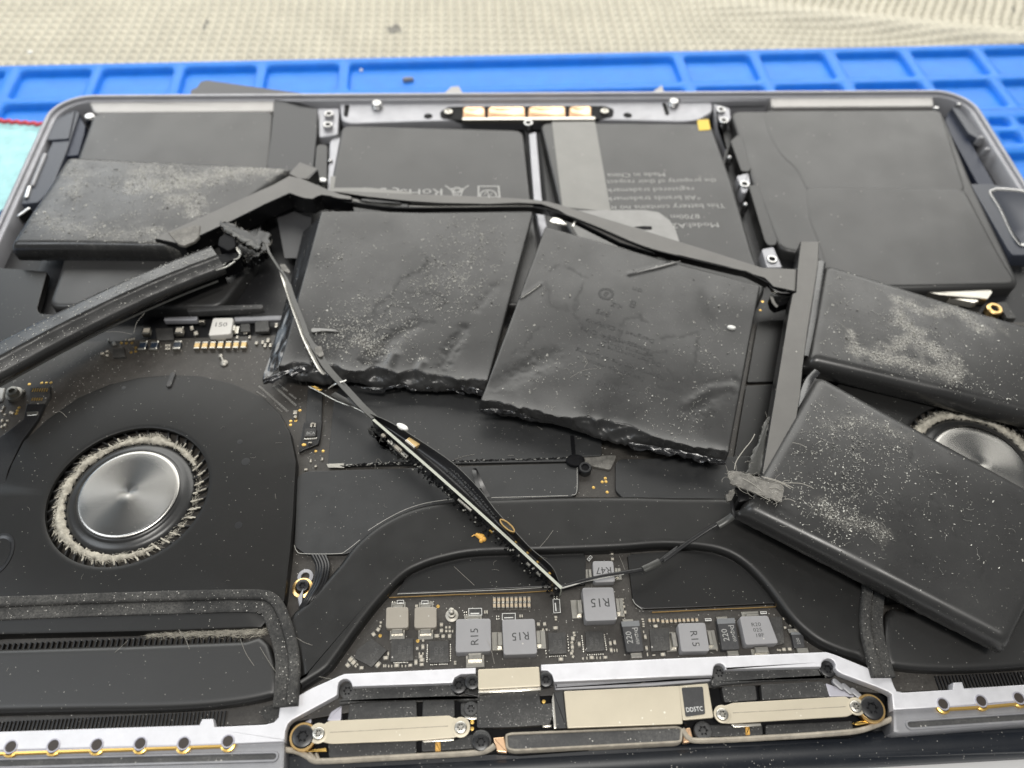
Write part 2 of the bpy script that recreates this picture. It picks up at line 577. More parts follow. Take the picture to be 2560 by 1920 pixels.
m.prism([mp(-40, 40.0), mp(420, 40.0), mp(420, 43.4), mp(-40, 43.4)], -13, Z_T + 0.004, bev=0.3)
m.prism([mp(-40, 0), mp(420, 0), mp(420, 210), mp(-40, 210)], -13.1, -12.0, bev=0)
m.prism([mp(-40, 43.4), mp(270, 43.4), mp(270, 200), mp(-40, 200)], -13, Z_T, bev=0.3)
m.prism([mp(270, 82), mp(420, 82), mp(420, 200), mp(270, 200)], -13, Z_T, bev=0.3)
m.build('mat_body', 'silicone_blue', blue)

# beige ribbed cloth behind the mat
c = MB()
nx, ny = 1000, 330
x0, x1, y0, y1 = -95.0, 420.0, 244.0, 392.0
PX, PY = 3.9, 4.3
stains = [(at('F', 850, 62, -10), 3.0, 3.2), (at('F', 441, 52, -10), 1.1, 3.4), (at('c3', 2150, 60, -10), 0.8, 1.5), (at('c3', 1850, 70, -10), 0.5, 0.8)]
vs = []
for j in range(ny + 1):
    y = y0 + (y1 - y0) * j / ny
    for i in range(nx + 1):
        x = x0 + (x1 - x0) * i / nx
        wob = 1.4 * noise.noise((x * 0.02, y * 0.02, 3.1)) + 0.5 * noise.noise((x * .08, y * .08, 9.))
        right = max(0.0, min(1.0, (x - 215) / 70))
        ph = x + wob * .8 + right * 7.0 * sin((y - 262 + (x - 300) * 0.14) * 0.085)
        yy = y + 0.8 * noise.noise((x * .03, y * .03, 7.7)) + right * 2.0 * sin(x * 0.05)
        ridge = math.exp(-(((y - 283) + (x - 290) * 0.24) / 6.5) ** 2) * right
        hx = (0.5 + 0.5 * cos(2 * pi * ph / PX)) ** 0.5
        hy = 0.5 + 0.5 * cos(2 * pi * yy / PY)
        fuzz = 0.12 * noise.noise((x * 1.3, y * 1.3, 2.))
        z = -11.2 + 1.75 * hx * (0.42 + 0.58 * hy) * (1 - 0.55 * ridge) + 0.5 * ridge + 1.2 * noise.noise((x * .012, y * .03, 5.)) * right + fuzz + 2.6 * ridge
        vs.append((x, y, z))
fs, mi = [], []
for j in range(ny):
    for i in range(nx):
        a = j * (nx + 1) + i
        fs.append((a, a + 1, a + nx + 2, a + nx + 1))
        x, y, _ = vs[a]
        k = 0
        for (sx, sy), ra, rb in stains:
            if ((x - sx) / ra) ** 2 + ((y - sy) / rb) ** 2 < 1 + 0.5 * noise.noise((x * .9, y * .9, 1.)): k = 1
        mi.append(k)
# keep only what lies beyond the mat
EDGE = lambda x: MA.y + (x - MA.x) * MU.y / MU.x + 2.0
keep = [n for n, f in enumerate(fs) if vs[f[0]][1] > EDGE(vs[f[0]][0])]
fs = [fs[n] for n in keep]; mi = [mi[n] for n in keep]
used = sorted({i for f in fs for i in f}); ix = {v: n for n, v in enumerate(used)}
c.v = [vs[i] for i in used]; c.f = [tuple(ix[i] for i in f) for f in fs]; c.m = mi
c.build('ribbed_cloth', ['cloth_beige', 'cloth_stain'], label='cream ribbed knit cloth with grey spots lying beyond the blue mat', cat='cloth', angle=180)

# teal cloth with red overlocked edge at the side of the laptop
teal = thing('microfibre_cloth', 'pale teal cloth with a red stitched edge beside the laptop', 'cloth', (-25, 180, -9))
e0, e1 = at('c1', -120, 775, -8), at('c1', 330, 812, -8)
ex, ey = e1[0] - e0[0], e1[1] - e0[1]
el = hypot(ex, ey); ex, ey = ex / el, ey / el
m = MB()
vs, fs = [], []
nu, nv = 60, 90
for j in range(nv + 1):
    for i in range(nu + 1):
        s, q = el * 1.25 * i / nu - 3, 100 * j / nv
        z = -8.6 + 0.45 * noise.noise((s * .25, q * .25, 1)) + 0.3 * noise.noise((s * .9, q * .9, 4)) + (0.5 if j < 2 else 0)
        vs.append((e0[0] + ex * s + ey * q, e0[1] + ey * s - ex * q, z))
for j in range(nv):
    for i in range(nu):
        a = j * (nu + 1) + i
        fs.append((a, a + nu + 1, a + nu + 2, a + 1))
m.add(vs, fs)
m.build('cloth_body', 'cloth_teal', teal, angle=180)
m = MB()
path = []
for k in range(140):
    s = -3 + el * 1.25 * k / 139
    path.append((e0[0] + ex * s - ey * (0.4 + 0.35 * sin(s * 2.2)), e0[1] + ey * s + ex * (0.4 + 0.35 * sin(s * 2.2)), -7.9))
m.tube(path, 0.75, 8)
m.build('stitched_edge', 'thread_red', teal, angle=180)

# small loose bits on the mat
m = MB()
m.prism(rnd(T(-.5, 'c1', [(1222, 640), (1228, 578), (1265, 562), (1290, 525), (1330, 515), (1650, 560), (1990, 606), (1990, 640)]), 0.5), -.8, -.5, bev=0.08)
m.build('plastic_offcut', 'black_sheet', label='thin dark plastic offcut sticking out behind the laptop edge', cat='offcut')


def crumb(tag, x, y, z, w, l, h, rz, m_, label, cat, name):
    p = at(tag, x, y, z)
    b = MB()
    o = [(w / 2 * cos(a) * (1 + .25 * random.uniform(-1, 1)), l / 2 * sin(a) * (1 + .25 * random.uniform(-1, 1))) for a in [2 * pi * k / 9 for k in range(9)]]
    cs, sn = cos(rz), sin(rz)
    b.prism([(p[0] + u * cs - v * sn, p[1] + u * sn + v * cs) for u, v in o], z, z + h, bev=h * .4)
    return b.build(name, m_, label=label, cat=cat)


crumb('c2', 435, 520, -11.1, 5.0, 1.9, 1.3, 0.15, 'crumb_grey', 'small grey crumb lying in the long blue tray', 'crumb', 'crumb')
crumb('c2', 137, 458, -11.1, 1.3, 1.4, 0.8, 0.4, 'crumb_white', 'tiny white crumb at the corner of the long blue tray', 'crumb', 'crumb')
crumb('c1', 195, 340, -8.9, 1.6, 1.6, 0.6, 0.4, 'crumb_white', 'white flake on the cream cloth near the mat edge', 'flake', 'flake')
for (x, y), lab in (((735, 578), 'clear curled offcut standing behind the laptop edge, nearer the grey crumb'), ((2045, 578), 'clear pointed offcut standing behind the laptop edge, farther from the grey crumb')):
    m = MB()
    q = T(-6, 'c2', [(x - 75, y + 30), (x - 20, y - 22), (x + 30, y - 26), (x + 60, y + 30)]) if x < 1000 else T(-6, 'c2', [(x - 60, y + 30), (x + 25, y - 32), (x + 45, y + 30)])
    m.prism(q, -8.5, -6.0, bev=0.2)
    m.build('plastic_offcut', 'bar_grey', label=lab, cat='offcut')
for (x, y) in ((160, 690), (230, 708)):
    pass
# ------------------------------------------------------------------ the laptop, lid down, bottom cover off
laptop = thing('laptop', 'opened grey laptop lying lid down, its fans, boards and new batteries showing', 'laptop', (152, 110, -11))
XC = 152.05


def rrect(off, r=12.0, y0=9.6, n=8):
    x0, x1, y1 = off, 304.1 - off, 212.4 - off
    y0 = y0 + off
    R = max(1.0, r - off)
    out = []
    for cx, cy, a0, rr in ((x1 - R, y1 - R, 0, R), (x0 + R, y1 - R, pi / 2, R), (x0 + 1, y0 + 1, pi, 1.0), (x1 - 1, y0 + 1, -pi / 2, 1.0)):
        out += [(cx + rr * cos(a0 + pi / 2 * k / n), cy + rr * sin(a0 + pi / 2 * k / n)) for k in range(n + 1)]
    return out


m = MB()
prof = [(3.0, -6.0), (1.2, -4.6), (0.25, -1.5), (0.0, 2.0), (0.12, 3.7), (0.45, 4.0), (1.15, 4.0), (1.35, 3.75), (1.45, 2.9), (2.5, 2.75), (2.7, 2.4), (3.1, -3.6)]
m.rings([[(x, y, z if y > 24 else min(z, -2.6 - .1 * o)) for x, y in rrect(o)] for o, z in prof], 0, capmi=1)
case = m.build('case', ['case_aluminium', 'case_floor'], laptop, angle=30, label='grey metal case with a thin raised rim')

m = MB()
m.prism([(1.5, 8.2), (302.6, 8.2), (302.6, 208), (1.5, 208)], -10.9, -8.2, bev=0.8)
m.build('screen_lid', 'lid_grey', laptop)
m = MB()
m.rings([[(x, 10.6 + r * cos(a) * 1.0, -4.6 + 2.6 * sin(a)) for a in [2 * pi * k / 20 for k in range(20)] for r in (3.1,)] for x in (4, 300)], cap0=True)
m.build('hinge_barrel', 'hinge_navy', laptop, angle=60)
m = MB()
m.prism(T(-2.0, 'S', [(700, 1880)], 'c9', [(0, 1512), (1400, 1462), (2196, 1402), (2300, 1398), (2300, 1560), (0, 1640)], 'S', [(700, 1980)]), -3.6, -2.2, bev=0.6)
m.build('hinge_cover', 'hinge_navy', laptop)

# magnet bars on the far wall
for q in ([(560, 632), (1765, 632), (1765, 718), (598, 728)], ):
    m = MB(); m.prism(rnd(T(2.6, 'c1', q), 1.6, 6), -1, 2.6, bev=0.6, seg=3); m.build('rim_bar', 'bar_grey', laptop)
m = MB(); m.prism(rnd(T(2.6, 'c3', [(575, 606), (1625, 606), (1640, 686), (590, 692)]), 1.6, 6), -1, 2.6, bev=0.6, seg=3); m.build('rim_bar', 'bar_grey', laptop)
m = MB(); m.prism(T(2.2, 'c3', [(0, 622), (560, 622), (560, 645), (0, 652)]), 0, 2.3, bev=0.5); m.build('rim_ledge', 'case_aluminium', laptop)

# front rail with four copper contacts
rail = MB()
rl = T(1.6, 'c2', [(-5, 640), (2212, 628)], 'c3', [(80, 628), (210, 660), (205, 720), (120, 770)], 'c2', [(2212, 782), (1640, 768), (785, 772), (60, 795), (10, 775)])
rail.prism(rnd(rl, 1.5), -2, 1.6, bev=0.5)
rail = rail.build('front_rail', 'case_aluminium', laptop)
m = MB()
m.prism(rnd(T(1.9, 'c2', [(640, 715), (700, 682), (1700, 676), (1765, 700), (1755, 750), (1640, 768), (785, 772), (650, 760)]), 1.2), 1.0, 1.75, bev=0.15)
m.build('contact_holder', 'gap_black', rail)
for x0, x1 in ((790, 932), (952, 1190), (1212, 1450), (1474, 1617)):
    m = MB()
    q = rnd(T(2.2, 'c2', [(x0, 690 - (x0 - 790) * .006), (x1, 690 - (x1 - 790) * .006), (x1, 757), (x0, 760)]), 0.9)
    o2 = inset(ccw(q), 0.25); i3 = inset(ccw(q), 0.55)
    q = ccw(q)
    m.rings([[(x, y, 1.5) for x, y in q], [(x, y, 2.15) for x, y in q], [(x, y, 2.35) for x, y in o2], [(x, y, 2.0) for x, y in i3]])
    m.build('copper_contact', 'copper', rail, angle=60)
m = MB(); m.prism(T(2.3, 'c2', [(785, 760), (1640, 753), (1640, 770), (785, 774)]), 1, 2.5, bev=0.15); m.build('contact_lip', 'tin', rail)


def screw(parent, c, r, z, h=0.7, mi='screw_black', ring=None, rr=None, name='screw', slot=True, zbase=None):
    m = MB()
    zb = z - h if zbase is None else zbase
    if ring:
        m.lathe(c, [(rr, zb), (rr, z - h * 0.35), (rr - 0.12, z - h * .25), (r + 0.05, z - h * 0.25), (r + 0.03, zb)], 28, 1, cap=False)
    m.lathe(c, [(r, zb), (r, z - 0.16), (r - 0.07, z - 0.05), (r - 0.2, z), (r * 0.42, z + 0.02), (r * 0.36, z - 0.25)], 24, 0)
    if slot:
        s = r * 0.42
        for k in range(6):
            a = k * pi / 3
            m.box((c[0] + s * cos(a), c[1] + s * sin(a)), (0.22 * r, 0.16 * r), z - 0.2, z + 0.025, a, 2, 0)
    return m.build(name, [mi, ring or mi, 'gap_black'], parent, angle=40)


for x, y in ((697, 716), (1702, 712)):
    screw(rail, at('c2', x, y, 2.4), 1.35, 2.5, 0.8, 'tin')
for x, y in ((237, 664), (2148, 651)):
    m = MB(); p = at('c2', x, y, 3.2)
    m.lathe(p, [(1.9, 0), (1.9, 2.3), (1.6, 2.6), (1.6, 3.2), (1.3, 3.5), (0.5, 3.55), (0.45, 3.1)], 24)
    m.build('screw_post', 'chrome', rail)
for x, y in ((567, 746), (1850, 740)):
    m = MB(); p = at('c2', x, y, 1.7)
    m.lathe(p, [(1.45, 1.4), (1.45, 1.63), (1.1, 1.66)], 20); m.build('screw_hole', 'gap_black', rail)  # black disc paints the shade inside the hole
for q in ([(30, 672), (62, 675), (50, 752), (22, 745)], [(2070, 662), (2095, 660), (2120, 735), (2095, 742)]):
    m = MB(); m.prism(rnd(T(1.7, 'c2', q), 0.8), 1.2, 1.68, bev=0); m.build('slot', 'gap_black', rail)  # black inlay paints the shade inside the notch

# ------------------------------------------------------------------ new battery
m = MB()
m.prism([(14, 96), (290, 96), (290, 199), (14, 199)], -3.5, -1.6, bev=0.3)
m.build('battery_tray', 'black_plastic', laptop)


def softcell(poly, z0, z1, name='battery_cell', mats='cell_new', r=1.1, label=None, par=None):
    m = MB(); m.prism(rnd(poly, 3.4 if r > .8 else 1.8, 6), z0, z1, bev=r, seg=4)
    return m.build(name, mats, par or laptop, label=label)


outl = softcell(label='new battery cell beside the wrap flap', poly=T(2.6, 'c1', [(600, 722), (1760, 710), (1740, 1000), (1650, 1659)], 'c4', [(1420, 430), (300, 432), (400, 150)], 'c1', [(480, 1050)]), z0=-1.5, z1=2.6)
m = MB()
fl = T3('c1', [(1765, 640, 2.9), (1925, 662, 3.4), (2040, 700, 2.6), (2035, 860, 2.2), (2015, 1060, 2.0), (1990, 1659, 1.4), (1830, 1659, 2.8), (1720, 1060, 2.9), (1745, 860, 2.9)])
m.add(fl, [(0, 8, 3, 2), (0, 2, 1), (8, 7, 4, 3), (7, 6, 5, 4)])
m.add([(x, y, z - 0.3) for x, y, z in fl], [(2, 3, 8, 0), (1, 2, 0), (3, 4, 7, 8), (4, 5, 6, 7)])
n9 = len(fl)
m.f += [(i, i + n9, (i + 1) % n9 + n9, (i + 1) % n9) for i in (0, 1, 2, 3, 4, 5, 6, 7, 8)]; m.m += [0] * 9
m.build('wrap_flap', 'tape_black', outl, label='lifted black wrap flap')
m = MB(); m.prism(rnd(T(2.5, 'c4', [(0, 330), (230, 330), (232, 450), (300, 468), (240, 470), (228, 460)]), .3), 0.5, 1.6, bev=0.2)

midl = softcell(label='new battery cell with approval marks', poly=T(2.6, 'c2', [(10, 800), (1180, 832), (1245, 1400), (1290, 1659)], 'F', [(1180, 660), (690, 660)], 'd2', [(190, 160)]), z0=-1.5, z1=2.6)
m = MB()  # thin lighter strips along the edge of the cell film
m.prism(T(2.75, 'd2', [(205, 0), (262, 0), (245, 128), (195, 150)]), 2.4, 2.72, bev=0.05)
m.prism(T(2.75, 'd2', [(196, 128), (640, 128), (1100, 175), (1100, 210), (196, 185)]), 2.4, 2.70, bev=0.05)
m.build('edge_tape', 'tape_grey', midl)
midr = softcell(label='new battery cell with printed lines and a yellow sticker', poly=T(2.6, 'c2', [(1285, 785), (1640, 785)], 'c3', [(200, 790), (330, 1150), (480, 1659)], 'c6', [(560, 300), (500, 420)], 'F', [(1260, 560), (1215, 470)]), z0=-1.5, z1=2.6)
outr = softcell(label='new battery cell beside the oval speaker', poly=T(2.6, 'c3', [(325, 706), (1690, 700), (1880, 1160), (2120, 1659)], 'c6', [(2200, 292), (1500, 320), (940, 320), (880, 100)], 'c3', [(640, 1600), (470, 1170)]), z0=-1.5, z1=2.35)
softcell(T(2.7, 'c3', [(800, 1192), (1835, 1205), (2075, 1659)], 'c6', [(2185, 285), (1500, 300), (960, 300), (900, 60)], 'c3', [(820, 1400)]), 0, 2.52, 'cell_step', r=0.9, par=outr)
softcell(T(2.5, 'c3', [(520, 706), (1685, 702), (1850, 1240), (815, 1240), (740, 1085), (640, 1000), (560, 860)]), 0, 2.45, 'cell_step', r=0.9, par=outr)

# prints on the new cells
PR = pi
def prt(par, rows, z, mi, ang):
    m = MB()
    for s, tag, x, y, size, sx in rows:
        p = at(tag, x, y, z)
        m.text(s, p, size, ang, z, 0, sx)
    return m.build('print', [mi], par)


prt(midr, [('Made in China', 'd8', 1110, 252, 1.9, 1.12), ('the property of their respect', 'd8', 1390, 322, 1.9, 1.04),
           ('registered trademark', 'd8', 1270, 417, 1.9, 1.12), ('*All brands trademark', 'd8', 1305, 510, 1.9, 1.13),
           ('This battery contains no m', 'd8', 1450, 605, 1.95, 1.13), ('8700m', 'd8', 1650, 712, 1.9, 1.15), ('Model:A2', 'd8', 1765, 808, 2.0, 1.22)],
    2.66, 'ink_grey', pi + 0.01)
m = MB()
z = 2.66
p0 = at('d2', 1385, 170, z)
m.text('RoHS', at('d2', 1210, 178, z), 3.1, pi, z, 0, 1.25)
m.text('c', at('d2', 925, 165, z), 3.4, pi, z, 0, 1.2)
m.text('E', at('d2', 790, 165, z), 3.0, pi, z, 0, 1.0)
m.text('C', at('d2', 600, 160, z), 3.0, pi, z, 0, 1.2)
# crossed-out bin and approval mark
for a, b in (((1475, 105), (1640, 230)), ((1730, 105), (1560, 230))):
    q = lens(at('d2', *a, z), at('d2', *b, z), 0.42, 2); m.sheet(q, z, 0)
q = T(z, 'd2', [(1530, 135), (1680, 135), (1650, 225), (1565, 225)])
m.frame(q, inset(ccw(q), 0.4), z, z + .01, 0)
cbin = at('d2', 1605, 150, z)
m.frame(circle(cbin, 1.2, 16), circle(cbin, 0.85, 16), z, z + .012, 0)
q = T(z, 'd2', [(1832, 108), (2072, 108), (2085, 240), (1832, 240)])
m.frame(ccw(q), inset(ccw(q), 0.5), z, z + .01, 0)
cc = at('d2', 1950, 215, z)
m.frame(circle(cc, 2.6, 24), circle(cc, 2.15, 24), z, z + .01, 0)
m.text('N', at('d2', 1950, 195, z), 2.0, pi * 0.8, z, 0)
m.build('print', ['ink_grey'], midl)

m = MB(); m.prism(rnd(T(2.8, 'c3', [(110, 770), (185, 765), (198, 832), (122, 838)]), 0.5), 2.55, 2.75, bev=0.08); m.build('sticker', 'yellow_sticker', midr, label='yellow square sticker')
m = MB(); m.prism(T(2.75, 'c2', [(1362, 782), (1640, 780), (1742, 1360), (1430, 1330)]), 2.5, 2.71, bev=0.06); m.build('tape_strip', 'tape_grey', midr, label='long grey tape strip')
m = MB()
m.prism(rnd(T(2.78, 'd8', [(300, 650), (900, 640), (1200, 640), (1360, 665), (1480, 755), (1545, 860), (1585, 985), (1500, 1200), (500, 1000)]), 0.6), 2.5, 2.76, bev=0.06)
m.build('tape_disc', 'tape_clear', midr, label='rounded clear tape patch')
m = MB(); m.prism(rnd(T(2.8, 'd8', [(1080, 828), (1180, 818), (1285, 822), (1282, 858), (1190, 860)]), 0.4), 2.7, 2.80, bev=0); m.build('mark', 'gap_black', midr)

# ribs, posts and brackets between the cells
m = MB()
m.prism(T(2.9, 'c2', [(1213, 860), (1262, 845), (1300, 1280), (1340, 1500), (1290, 1520), (1245, 1280)]), -2, 2.9, bev=0.5)
rib = m.build('divider_rib', 'case_aluminium', laptop)
for q in ([(1270, 860), (1284, 852), (1330, 1300), (1308, 1310)], [(1192, 850), (1205, 850), (1240, 1290), (1228, 1290)]):
    m = MB(); m.prism(T(2.7, 'c2', q), 1, 2.68, bev=0); m.build('gap', 'gap_black', rib)  # dark strips painted where shade fills the gaps


def post(c, z, r=1.6, mat_='chrome', par=laptop, hole='gap_black', name='screw_post'):
    m = MB()
    m.lathe(c, [(r, z - 3), (r, z - 0.25), (r - 0.2, z), (r * 0.62, z), (r * 0.55, z - 0.3)], 22, 0, cap=False)
    m.lathe(c, [(r * .6, z - 0.31), (r * .3, z - 0.3)], 16, 1)
    return m.build(name, [mat_, hole], par)


post(at('c2', 1210, 792, 2.6), 2.9)
for tag, pts in (('c1', [(2115, 730), (2108, 800)]), ('c3', [(264, 703), (282, 772), (415, 1182)]), ('c6', [(592, 122)])):
    for x, y in pts: post(at(tag, x, y, 2.6), 2.7, 1.55)
m = MB(); m.prism(rnd(T(1.5, 'c1', [(2040, 690), (2180, 690), (2170, 860), (2050, 880)]), 1), -2, 1.2, bev=0.4); m.build('post_plate', 'case_aluminium', laptop)
m = MB(); m.prism(rnd(T(2.4, 'c1', [(2035, 925), (2105, 925), (2100, 1200), (2010, 1200)]), 1.5), -2, 2.3, bev=0.3); m.build('bracket', 'dark_shield', laptop)
m = MB(); m.prism(rnd(T(1.9, 'c1', [(2120, 900), (2205, 860), (2150, 1240), (2100, 1240)]), 1), -2, 1.7, bev=0.5); m.build('divider_rib', 'case_aluminium', laptop)
m = MB(); m.lathe(at('d1', 1795, 225, 3.0), [(1.6, -1), (1.6, 2.5), (1.1, 3.2), (0.4, 3.4)], 16); m.build('screw_post', 'chrome', laptop)
m = MB(); m.prism(rnd(T(1.9, 'c3', [(215, 660), (320, 690), (330, 760), (250, 820), (290, 900), (300, 960), (240, 800)]), 0.8), -2, 1.6, bev=0.3); m.build('post_plate', 'case_aluminium', laptop)
m = MB(); m.prism(rnd(T(2.6, 'c3', [(325, 905), (370, 862), (400, 880), (462, 1080), (440, 1105), (395, 1100)]), 0.8), -2, 2.5, bev=0.3); br = m.build('bracket', 'dark_shield', laptop)
m = MB(); m.prism(rnd(T(2.6, 'c3', [(440, 1190), (500, 1185), (630, 1550), (615, 1580), (565, 1580), (545, 1550)]), 0.9), -2, 2.6, bev=0.3); m.build('bracket', 'dark_shield', laptop)
m = MB(); m.prism(rnd(T(2.2, 'c3', [(365, 1130), (440, 1110), (455, 1180), (425, 1240), (400, 1240)]), 0.6), -2, 2.2, bev=0.3); m.build('post_plate', 'case_aluminium', laptop)
m = MB(); m.prism(rnd(T(2.2, 'c6', [(525, 60), (600, 40), (660, 178), (560, 178)]), 0.6), -2, 2.2, bev=0.3); m.build('post_plate', 'case_aluminium', laptop)
for x, y, tag in ((322, 1003, 'c3'), (425, 1305, 'c3'), (2120, 1025, 'c1')):
    p = at(tag, x, y, 2.6)
    m = MB(); m.lathe(p, [(0.9, -1), (0.9, 1.9), (0.6, 2.4), (0.2, 2.6)], 12); m.build('pin', 'chrome', laptop)

# speakers
m = MB(); m.prism(rnd(T(2.2, 'c1', [(310, 800), (340, 760), (480, 700), (510, 720), (430, 960), (330, 1210), (240, 1300), (130, 1310), (290, 1000), (330, 920)]), 0.6), -2, 2.0, bev=0.3)
spl = m.build('speaker', 'speaker_blue', laptop, label='long dark speaker box along the case side')
m = MB(); m.prism(rnd(T(2.6, 'c1', [(350, 765), (480, 705), (440, 890), (300, 900)]), 0.6), 2.0, 2.5, bev=0.2); m.build('speaker_lid', 'speaker_blue', spl)
m = MB(); m.prism(T(1.6, 'c1', [(490, 715), (545, 800), (535, 860), (500, 990), (400, 1000), (430, 930)]), -1, 1.2, bev=0.2); m.build('gap', 'speaker_gap', spl)
for x0, y0_, x1, y1_ in ((285, 990, 205, 1185), (185, 1200, 165, 1265), (180, 1340, 120, 1385)):
    m = MB(); a, b = at('c1', x0, y0_, 2.6), at('c1', x1, y1_, 2.6)
    m.prism(lens(a, b, 1.3), 0, 2.7, bev=0.4); m.build('clip', 'chrome' if y0_ != 990 else 'dark_aluminium', spl)
m = MB(); m.lathe(at('c1', 575, 745, 2.6), [(1.7, -1), (1.7, 2.2), (1.3, 2.7), (0.4, 2.8)], 18); m.build('screw_post', 'chrome', laptop)
m = MB(); m.prism(rnd(T(2.2, 'c1', [(0, 1620), (60, 1640), (180, 1700), (200, 1900), (0, 1900)]), 1), -2, 1.5, bev=0.3)
spr = MB(); spr.prism(rnd(T(2.6, 'c3', [(1870, 1180), (2000, 1180), (2230, 1215), (2300, 1640), (2140, 1640), (2110, 1600)]), 0.8), -2, 2.5, bev=0.3)
spr = spr.build('speaker', 'speaker_blue', laptop, label='speaker box with an oval cone by the case side')
ov = crom(T(2.8, 'c3', [(1985, 1240), (2010, 1215), (2060, 1208), (2230, 1230), (2330, 1320), (2330, 1560), (2212, 1585), (2170, 1570), (2120, 1500), (2050, 1350)]), 5, True)
m = MB(); o = ccw(ov); i_ = inset(o, 0.8); i2 = inset(o, 1.3)
m.rings([[(x, y, 2.3) for x, y in o], [(x, y, 3.0) for x, y in inset(o, 0.2)], [(x, y, 3.0) for x, y in i_], [(x, y, 2.75) for x, y in i2]], capmi=1)
m.build('speaker_cone', ['chrome', 'speaker_blue'], spr)
m = MB(); m.prism(T(1.8, 'c3', [(1715, 760), (1745, 690), (1800, 740), (2040, 1165), (1940, 1170)]), -2, 0.2, bev=0); m.build('gap', 'speaker_gap', spr)
m = MB(); m.prism(T(1.8, 'c3', [(1818, 1210), (1868, 1190), (2110, 1620), (2140, 1659), (2080, 1659)], ), -2, 0.2, bev=0); m.build('gap', 'speaker_gap', spr)
m = MB(); m.prism(rnd(T(2.4, 'c3', [(1750, 680), (1800, 690), (1950, 870), (1945, 900), (1860, 850)]), 0.6), -1, 2.0, bev=0.2); m.build('speaker_lid', 'speaker_blue', spr)
for x, y in ((1800, 665), (1910, 710), (1650, 690), (1940, 880), (1980, 955)):
    m = MB(); m.lathe(at('c3', x, y, 2.8), [(1.3, 0), (1.2, 2.3), (0.8, 2.8), (0.2, 2.9)], 14, sy=0.7); m.build('clip', 'chrome' if y < 880 else 'dark_aluminium', spr)
# ------------------------------------------------------------------ logic board, shields, heat pipe
def at3(tag, x, y, z):
    return (*at(tag, x, y, z), z)


m = MB()
m.prism([(8, 19.5), (96, 19.5), (118, 22), (186, 22), (208, 19.5), (296, 19.5), (296, 111), (170, 113.5), (130, 113.5), (8, 111.5)], -1.0, 0.0, bev=0.05)
board = m.build('logic_board', 'board', laptop, label='black dusty circuit board crowded with tiny components')


def plate(poly, z0, z1, mats, name, par=board, r=0.6, bev=0.12, label=None):
    m = MB(); m.prism(rnd(poly, r) if r else poly, z0, z1, bev=bev)
    return m.build(name, mats, par, label=label)


# film covered shields
plate(T(1.0, 'F', [(722, 860), (740, 820), (1300, 800), (1300, 984), (1243, 987), (1236, 996), (708, 1006)]), 0, 1.0, 'shield_film', 'shield')
plate(T(1.0, 'F', [(662, 1018), (1240, 1000), (1250, 1010), (1250, 1060), (1240, 1072), (1120, 1077), (980, 1090), (880, 1120), (800, 1160), (765, 1190), (745, 1197), (660, 1197), (636, 1180), (642, 1030)]), 0, 1.0, 'shield_film', 'shield')
plate(T(1.0, 'F', [(1330, 1000), (1340, 992), (1640, 985), (1640, 1080), (1345, 1075), (1330, 1060)]), 0, 1.0, 'shield_film', 'shield')
plate(T(0.9, 'c6', [(500, 520), (900, 505), (880, 905), (430, 915)]), 0, 0.9, 'dark_shield', 'shield')
plate(T(0.9, 'c6', [(425, 935), (880, 925), (860, 1500), (330, 1500)]), 0, 0.9, 'dark_shield', 'shield')
plate(T(0.9, 'c8', [(350, 580), (420, 470), (560, 400), (800, 350), (1480, 320), (1500, 380), (1500, 540), (1400, 545), (350, 595)]), 0, 0.9, 'dark_shield', 'shield')
plate(T(0.9, 'd5', [(660, 40), (700, 20), (1500, -30), (1900, 60), (2150, 260), (2330, 420), (2420, 560), (1400, 610), (820, 630), (740, 570), (715, 500)]), 0, 0.9, 'dark_shield', 'shield', r=1.0)
# seams between the shields: dark lint, and pale bits painted as glints
m = MB()
for (tag, a, b) in (('d4', (0, 705), (2212, 640)), ('c5', (0, 1452), (440, 1432))):
    A, B = at(tag, *a, 1.1), at(tag, *b, 1.1)
    for k in range(190):
        t = k / 189 + random.uniform(-.002, .002)
        p = (A[0] + (B[0] - A[0]) * t, A[1] + (B[1] - A[1]) * t + random.gauss(0, .12))
        l, an = random.uniform(.15, .7), random.gauss(0, .35)
        q = lens(p, (p[0] + l * cos(an), p[1] + l * sin(an)), random.uniform(.05, .16), 1)
        m.prism(q, 1.0, 1.0 + random.uniform(.06, .25), 0 if random.random() < .82 else 1, bev=0)
m.build('seam_lint', ['gap_black', 'speck'], board, kind='stuff')
m = MB(); m.sheet(T(1.12, 'c4', [(2100, 1440), (2212, 1435), (2212, 1465), (2110, 1462)], ), 1.12, 0); m.build('solder_edge', 'tin', board)

m = MB()
p = at('c5', 1515, 1412, 1.9)
m.lathe(p, [(2.2, 1.0), (2.2, 1.5), (1.9, 1.75), (0.6, 1.8)], 24, sy=0.75); m.build('screw_cap', 'gap_black', board)
post(at('c5', 1575, 1470, 1.2), 1.9, 1.5, 'screw_black', board)
m = MB(); m.prism(rnd(T(1.0, 'c5', [(1540, 1385), (1780, 1375), (1770, 1410), (1740, 1470), (1640, 1450), (1540, 1430)]), .5), 0, 0.5, bev=.1); m.build('dusty_pad', 'torn_tape', board)
m = MB()
m.prism(T(1.0, 'c5', [(1480, 1260), (1505, 1262), (1515, 1380), (1490, 1385)]), 0.9, 1.25, bev=0); m.build('gap', 'gap_black', board)

